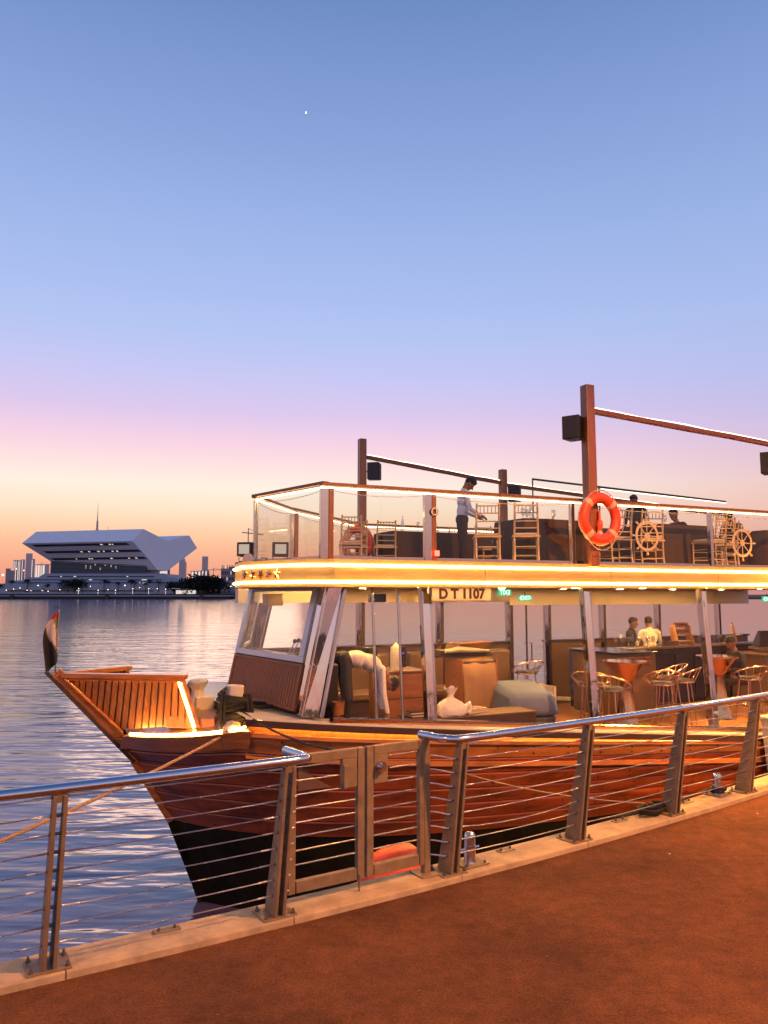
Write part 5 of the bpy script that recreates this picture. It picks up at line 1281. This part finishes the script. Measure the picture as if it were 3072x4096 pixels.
# library
D0 = 745.; dep = lambda x: D0 + (x - 938) / 307 * 34
lib = empty('library_building', (0, 0, 0), 0, 'white folded library building shaped like an open book across the water', 'building')
lib.location = L_(640, 430, D0); lib.location.z = ZB; LO = lib.location.copy()
EP = {k: L_(x, y, dep(x)) - LO for k, (x, y) in dict(A=(938, 110), B=(865, 190), C=(985, 316), D=(1040, 382), E=(1105, 389), F=(1300, 238), G=(1245, 153), H=(1095, 188), I=(1030, 155)).items()}
A1 = L_(220, 128, D0 + 30) - LO; B1 = L_(128, 205, D0 + 22) - LO; C1 = L_(328, 326, D0 + 38) - LO
I1 = A1 + (EP['I'] - EP['A']); D1 = C1 + (EP['D'] - EP['C'])
mb = MB(); n_ = [EP[k] for k in 'ABCDI'] + [A1, B1, C1, D1, I1]
mb.add(n_, [(0, 1, 2, 3, 4), (9, 8, 7, 6, 5), (0, 5, 6, 1), (1, 6, 7, 2), (2, 7, 8, 3), (4, 9, 5, 0), (3, 8, 9, 4)])
mb.build('near_wing', M['lib'], lib)
bk = V((-70, 25, 0)); q = [EP[k] for k in 'IDEFGH']
mb = MB().add(q + [p + bk for p in q], [(0, 1, 2, 3, 4, 5)] + [(i, (i + 1) % 6, (i + 1) % 6 + 6, i + 6) for i in range(6)]); mb.build('far_wing', M['lib'], lib)
fn = (B1 - EP['B']).cross(EP['C'] - EP['B']).normalized()
if fn.y > 0: fn = -fn
def onface(s, t): return vl(vl(EP['B'], B1, s), vl(EP['C'], C1, s), t)
for (s0, s1, t0, t1) in ((.065, .945, .085, .18), (.02, .93, .44, .54), (.03, .965, .82, .915)):
    w = MB().slab([onface(s0, t0) + fn * .1, onface(s1 - .01, t0) + fn * .1, onface(s1 - .03, t1) + fn * .1, onface(s0 - .02, t1) + fn * .1], .3, fn).build('window_band', M['libband'], lib)
    for k in range(6):
        a = s0 + .04 + (s1 - s0 - .3) * random.random(); b = a + random.uniform(.006, .025)
        if t0 < .3 and k > 2: continue
        MB().slab([onface(a, lerp(t0, t1, .25)) + fn * .5, onface(b, lerp(t0, t1, .25)) + fn * .5, onface(b, lerp(t0, t1, .75)) + fn * .5, onface(a, lerp(t0, t1, .75)) + fn * .5], .1, fn).build('lit_window', M['farwarm'] if k % 2 else M['farslit'], w)
# louvred base block
a, b = L_(328, 322, D0 + 38) - LO, L_(965, 322, D0 + 12) - LO; z1, z0 = a.z, (L_(640, 412, D0 + 20) - LO).z; d = V((8, 55, 0))
MB().hexa([V((p.x, p.y, z0)) for p in (a, b, b + d, a + d)], [V((p.x, p.y, z1)) for p in (a, b, b + d, a + d)]).build('base_block', M['louvrebk'], lib)
for i in range(11):
    z = lerp(z0 + .6, z1 - .6, i / 10); MB().bar((a.x, a.y - .6, z), (b.x, b.y - .6, z), .9, .75).build('louvre', M['louvre'], lib)
for k in range(7):
    t = .3 + .055 * k + random.uniform(0, .02); p = vl(b, a, t); h = lerp(z0, z1, random.uniform(.5, .85)); MB().box(p.x, p.x + random.uniform(.8, 3), p.y - .3, p.y - .1, h - 3, h).build('lit_window', M['farwarm'], lib)
p = L_(1010, 385, D0 + 40) - LO; q = L_(1095, 420, D0 + 45) - LO; MB().hexa([V((p.x, p.y, q.z)), V((q.x, q.y, q.z)), V((q.x, q.y + 6, q.z)), V((p.x, p.y + 6, q.z))], [V((p.x, p.y, p.z)), V((q.x, q.y, p.z)), V((q.x, q.y + 6, p.z)), V((p.x, p.y + 6, p.z))]).build('glazed_foyer', M['farslit'], lib)
# stepped terraces with light slits
for i, (x0, x1, y0, y1, D) in enumerate(((290, 1080, 405, 432, D0 - 2), (180, 1150, 430, 452, D0 - 10), (90, 1160, 450, 472, D0 - 18), (20, 1100, 470, 535, D0 - 26))):
    a, b = L_(x0, y0, D) - LO, L_(x1, y0, D) - LO; zt, zb = a.z, (L_(0, y1, D) - LO).z - 1
    a2, b2 = L_(x0 - 55, y1, D - 5) - LO, L_(x1 + 55, y1, D - 5) - LO
    t_ = MB().hexa([V((a2.x, a2.y, zb)), V((b2.x, b2.y, zb)), V((b2.x, b2.y + 60, zb)), V((a2.x, a2.y + 60, zb))], [V((a.x, a.y, zt)), V((b.x, b.y, zt)), V((b.x, b.y + 55, zt)), V((a.x, a.y + 55, zt))]).build('terrace', M['plinth'], lib)
    zz = (L_(0, lerp(y0, y1, .72), D) - LO).z
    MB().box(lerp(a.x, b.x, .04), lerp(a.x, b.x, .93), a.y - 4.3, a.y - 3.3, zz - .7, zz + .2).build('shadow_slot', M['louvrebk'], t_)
    for k in range(3):
        x = lerp(a.x, b.x, random.uniform(.05, .9)); w = random.uniform(1.2, 4); MB().box(x, x + w, a.y - 4.6, a.y - 4.4, zz - .55, zz + .25).build('slot_light', M['farslit'], t_)
# palms and trees
def palm_meshes(seed):
    r = random.Random(seed); tr = MB().path([(0, 0, 0), (.15, 0, 3), (.1, .1, 6.4)], [.28, .2, .17], 7).mesh('trunk', M['trunk'], 60)
    mb = MB()
    for i in range(26):
        a = r.uniform(0, 6.28); up = r.uniform(-.3, 1.1); l = r.uniform(2.0, 3.0); pts = []
        for k in range(5):
            t = k / 4; pts.append(V((math.cos(a) * l * t * math.cos(up * .6), math.sin(a) * l * t * math.cos(up * .6), 6.4 + l * (t * math.sin(up) - .75 * t * t))))
        s_ = V((-math.sin(a), math.cos(a), 0))
        for k in range(4):
            w0, w1 = .45 * (1 - k / 5), .45 * (1 - (k + 1) / 5); mb.add([pts[k] + s_ * w0, pts[k] - s_ * w0 + V((0, 0, -.12)), pts[k + 1] - s_ * w1 + V((0, 0, -.12)), pts[k + 1] + s_ * w1], [(0, 1, 2, 3)])
    return tr, mb.mesh('crown', M['leaf'])
def bush_meshes(seed, rx, rz, n):
    r = random.Random(seed); tr = MB().path([(0, 0, 0), (.2, .1, rz * .5), (-.1, 0, rz)], [.5, .35, .2], 7); 
    for k in range(4):
        a = r.uniform(0, 6.28); tr.path([(0, 0, rz * .4), (math.cos(a) * rx * .3, math.sin(a) * rx * .3, rz * .8), (math.cos(a) * rx * .6, math.sin(a) * rx * .6, rz * 1.1)], [.3, .2, .08], 6)
    mb = MB(); cl = [(V((r.gauss(0, .42) * rx, r.gauss(0, .42) * rx, rz * (.95 + r.gauss(0, .28)))), r.uniform(.22, .42)) for _ in range(26)]
    for i in range(n):
        c, s_ = r.choice(cl); p = c + V((r.gauss(0, 1), r.gauss(0, 1), r.gauss(0, .8))) * s_ * rz * .45; u_ = V((r.gauss(0, 1), r.gauss(0, 1), r.gauss(0, 1))).normalized(); w = u_.orthogonal().normalized(); l = r.uniform(.35, .75)
        mb.add([p, p + u_ * l + w * l * .35, p + u_ * l * 1.5, p + u_ * l - w * l * .35], [(0, 1, 2, 3)])
    return tr.mesh('trunk', M['trunk'], 60), mb.mesh('crown', M['leaf'])
PM = [palm_meshes(k) for k in range(3)]; BM = [bush_meshes(10, 4.2, 4.0, 1500), bush_meshes(11, 4.0, 4.2, 1500)]
def tree(kind, meshes, x, D, base, s, label, group, i, wide=1.):
    r = empty(kind, (L_(x, 500, D).x, D, base), random.uniform(0, 6.28), label, 'tree', group); r.scale = (s * wide, s * wide, s)
    link('trunk', meshes[0], r); link('crown', meshes[1], r)
for i, x in enumerate((392, 418, 450, 470, 492, 518, 545, 600, 690, 712, 780, 868, 888, 940, 965, 985, 1050, 1095, 180, 75)):
    tree('palm_tree', PM[i % 3], x, 715 + (i * 7) % 14, 4.0, 1.35 + .5 * ((i * 5) % 7) / 7, 'dark palm tree in the row below the library terraces', 'palms along the far promenade', i)
for i, (x, s, w) in enumerate(((10, .8, 1.2), (335, .9, 1.2), (480, 1.1, 1.3), (515, 1.2, 1.3), (560, .95, 1.1), (1120, .95, 1.2), (1160, 1.0, 1.3), (1200, 1.0, 1.2))):
    tree('leafy_tree', BM[i % 2], x, 722, 3.5, s * 1.7, 'dark leafy tree among the palms below the library', 'leafy trees along the far promenade', i, w)
for i, (x, s, w) in enumerate(((1262, 1.55, 1.5), (1310, 1.8, 1.3), (1360, 1.95, 1.4), (1410, 1.75, 1.4), (1455, 1.35, 1.3))):
    tree('leafy_tree', BM[i % 2], x, 712, 1.5, s * 1.5, ['leftmost big dark tree right of the library', 'second big dark tree right of the library', 'tallest big dark tree right of the library', 'fourth big dark tree right of the library', 'rightmost big dark tree right of the library'][i], 'big trees right of the library', i, w)
hd = tag(MB().hexa([V((L_(1150, 0, 700).x, 701, ZW)), V((60, 701, ZW)), V((60, 712, ZW)), V((L_(1150, 0, 700).x, 712, ZW))], [V((L_(1160, 0, 700).x, 703, 2.6)), V((60, 703, 3.0)), V((60, 712, 4.0)), V((L_(1160, 0, 700).x, 712, 3.2))]).build('shore_hedge', M['leaf']), 'low dark hedge along the shore right of the library', 'hedge')
# promenade lamps
for i, (x, y, big) in enumerate(((12, 415, 3), (40, 515, 1), (88, 508, 1), (130, 500, 1), (178, 515, 1), (250, 484, 1.2), (318, 522, 1), (395, 512, 1), (520, 505, 1), (598, 490, 1), (650, 515, 1), (715, 512, 1), (765, 515, 1), (826, 484, 1.5), (880, 505, 1), (925, 498, 1), (985, 505, 1), (1042, 505, 1), (1098, 508, 1), (1232, 470, 1.3), (1460, 432, 1.4), (1530, 490, 1.2), (150, 385, 1.6), (100, 375, 1.2))):
    D = 712 if y > 440 else 900; p = L_(x, y, D); r = empty('promenade_lamp', (p.x, D, 1.5), 0, 'small glowing lamp on a pole along the far promenade', 'street lamp', 'lamps along the far promenade')
    MB().tube((0, 0, 0), (0, 0, p.z - 1.5), .09, n=6).build('pole', M['trunk'], r); MB().lathe([(.0, -.34 * big), (.3 * big, -.15 * big), (.34 * big, 0), (.22 * big, .22 * big), (.0, .3 * big)], 10, (0, 0, p.z - 1.5)).build('globe', M['farlamp'], r, smooth=60)
    if i % 2 == 0 and 400 < x < 1120: MB().box(-.25, .25, -.3, -.2, 1.2, max(1.6, p.z - 3.)).build('lit_pole_strip', M['farslit'], r)
# pavilion
pv = empty('pavilion', L_(1210, 520, 706), 0, 'low white lit pavilion with slanted roof on the far shore', 'pavilion')
MB().hexa([V((-6, 0, -3)), V((11, 0, -3)), V((11, 5, -3)), V((-6, 5, -3))], [V((-6, 0, .6)), V((11, 0, .6)), V((11, 5, .6)), V((-6, 5, .6))]).build('wall', M['farslit'], pv); MB().hexa([V((-10, -1, 2)), V((12, -1, .61)), V((12, 6, .61)), V((-10, 6, 2))], [V((-10, -1, 2.6)), V((12, -1, 1.1)), V((12, 6, 1.1)), V((-10, 6, 2.6))]).build('roof', M['lib'], pv)
# skyline -------------------------------------------------------------
def tower(x0, x1, ytop, D, m, label, ybase=470, lights=2, crown=None, grp='far skyline towers'):
    a, b = L_(x0, ytop, D), L_(x1, ytop, D); r = empty('tower', ((a.x + b.x) / 2, D, ZB), 0, label, 'tower', grp); w = b.x - a.x; h = a.z - ZB
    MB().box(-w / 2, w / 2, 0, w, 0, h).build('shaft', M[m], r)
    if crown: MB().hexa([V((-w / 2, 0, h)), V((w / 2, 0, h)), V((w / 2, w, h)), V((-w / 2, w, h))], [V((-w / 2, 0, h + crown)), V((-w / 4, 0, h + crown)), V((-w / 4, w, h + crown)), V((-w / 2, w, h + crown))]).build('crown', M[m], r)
    for k in range(lights):
        x = lerp(-w / 2, w / 2, (k + .5) / lights); MB().box(x - w * .09, x + w * .09, -.6, -.1, h * .25, h * .97).build('lit_strip', M['towerw'], r)
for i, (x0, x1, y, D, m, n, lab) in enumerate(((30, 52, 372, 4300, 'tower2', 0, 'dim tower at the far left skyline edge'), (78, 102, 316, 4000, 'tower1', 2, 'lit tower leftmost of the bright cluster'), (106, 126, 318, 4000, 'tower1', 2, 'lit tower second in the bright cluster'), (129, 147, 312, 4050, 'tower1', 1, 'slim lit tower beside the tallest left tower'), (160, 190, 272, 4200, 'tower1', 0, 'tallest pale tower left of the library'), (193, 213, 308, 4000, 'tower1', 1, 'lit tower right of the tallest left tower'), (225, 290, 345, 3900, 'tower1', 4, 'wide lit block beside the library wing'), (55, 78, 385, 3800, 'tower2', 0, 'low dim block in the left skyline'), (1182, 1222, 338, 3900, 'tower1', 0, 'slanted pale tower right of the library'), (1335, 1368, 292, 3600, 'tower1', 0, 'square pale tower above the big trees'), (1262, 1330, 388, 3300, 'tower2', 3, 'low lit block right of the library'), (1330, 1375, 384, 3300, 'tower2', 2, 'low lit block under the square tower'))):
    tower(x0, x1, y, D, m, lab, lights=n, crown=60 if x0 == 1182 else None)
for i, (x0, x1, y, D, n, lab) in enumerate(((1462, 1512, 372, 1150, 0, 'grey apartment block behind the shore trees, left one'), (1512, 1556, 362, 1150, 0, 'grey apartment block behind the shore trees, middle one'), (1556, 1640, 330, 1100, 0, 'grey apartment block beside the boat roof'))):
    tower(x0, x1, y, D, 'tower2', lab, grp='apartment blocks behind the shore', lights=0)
    o = [q for q in bpy.data.objects if q.get('label') == lab][0]; w = (L_(x1, y, D).x - L_(x0, y, D).x)
    for r_ in range(4):
        for c_ in range(4): MB().box(-w / 2 + w * (.12 + .22 * c_), -w / 2 + w * (.22 + .22 * c_), -.3, -.05, 14 + 9 * r_, 19 + 9 * r_).build('window', M['farslit'] if (r_ * 5 + c_ * 3 + i) % 7 == 0 else M['libband'], o)
# slender tallest tower, 7 km off
D = 7200; p = L_(627, 0, D); bk_ = empty('tall_spire_tower', (p.x, D, ZB), 0, 'very tall slender stepped spire rising behind the library', 'tower')
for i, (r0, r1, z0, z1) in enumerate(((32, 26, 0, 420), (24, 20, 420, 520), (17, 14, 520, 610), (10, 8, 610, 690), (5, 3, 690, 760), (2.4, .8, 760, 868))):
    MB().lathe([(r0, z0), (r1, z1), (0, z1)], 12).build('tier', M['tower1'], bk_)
# cranes
for i, (x, y, s_, D) in enumerate(((265, 330, 1, 3500), (1412, 368, 1, 2500), (700, 90, .6, 3000), (1640, 105, 1., 1500))):
    p = L_(x, y, D); r = empty('tower_crane', (p.x, D, ZB), R(20 * i), ['thin tower crane above the wide lit block', 'thin tower crane right of the square tower', 'thin mast standing on the skyline behind the library roof', 'thin tower crane seen past the boat roof'][i], 'crane', 'far cranes')
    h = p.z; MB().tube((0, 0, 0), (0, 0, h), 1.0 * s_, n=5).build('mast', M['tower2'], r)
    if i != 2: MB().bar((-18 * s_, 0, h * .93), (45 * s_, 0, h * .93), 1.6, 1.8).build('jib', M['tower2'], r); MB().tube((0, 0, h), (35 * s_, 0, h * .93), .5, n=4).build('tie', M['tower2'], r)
# evening star
st = MB().lathe([(0, -1), (.7, -.7), (1, 0), (.7, .7), (0, 1)], 10).build('planet', M['star'], smooth=60)
_t = V((661 - 829.5, 1661, 1106 - 243)).normalized(); _q = Euler((R(6.12), 0, 0)).to_matrix() @ _t
st.location = V((0, 0, 2.35)) + _q * 20000; st.scale = (13, 13, 13); tag(st, 'tiny bright evening star high in the blue sky', 'star')
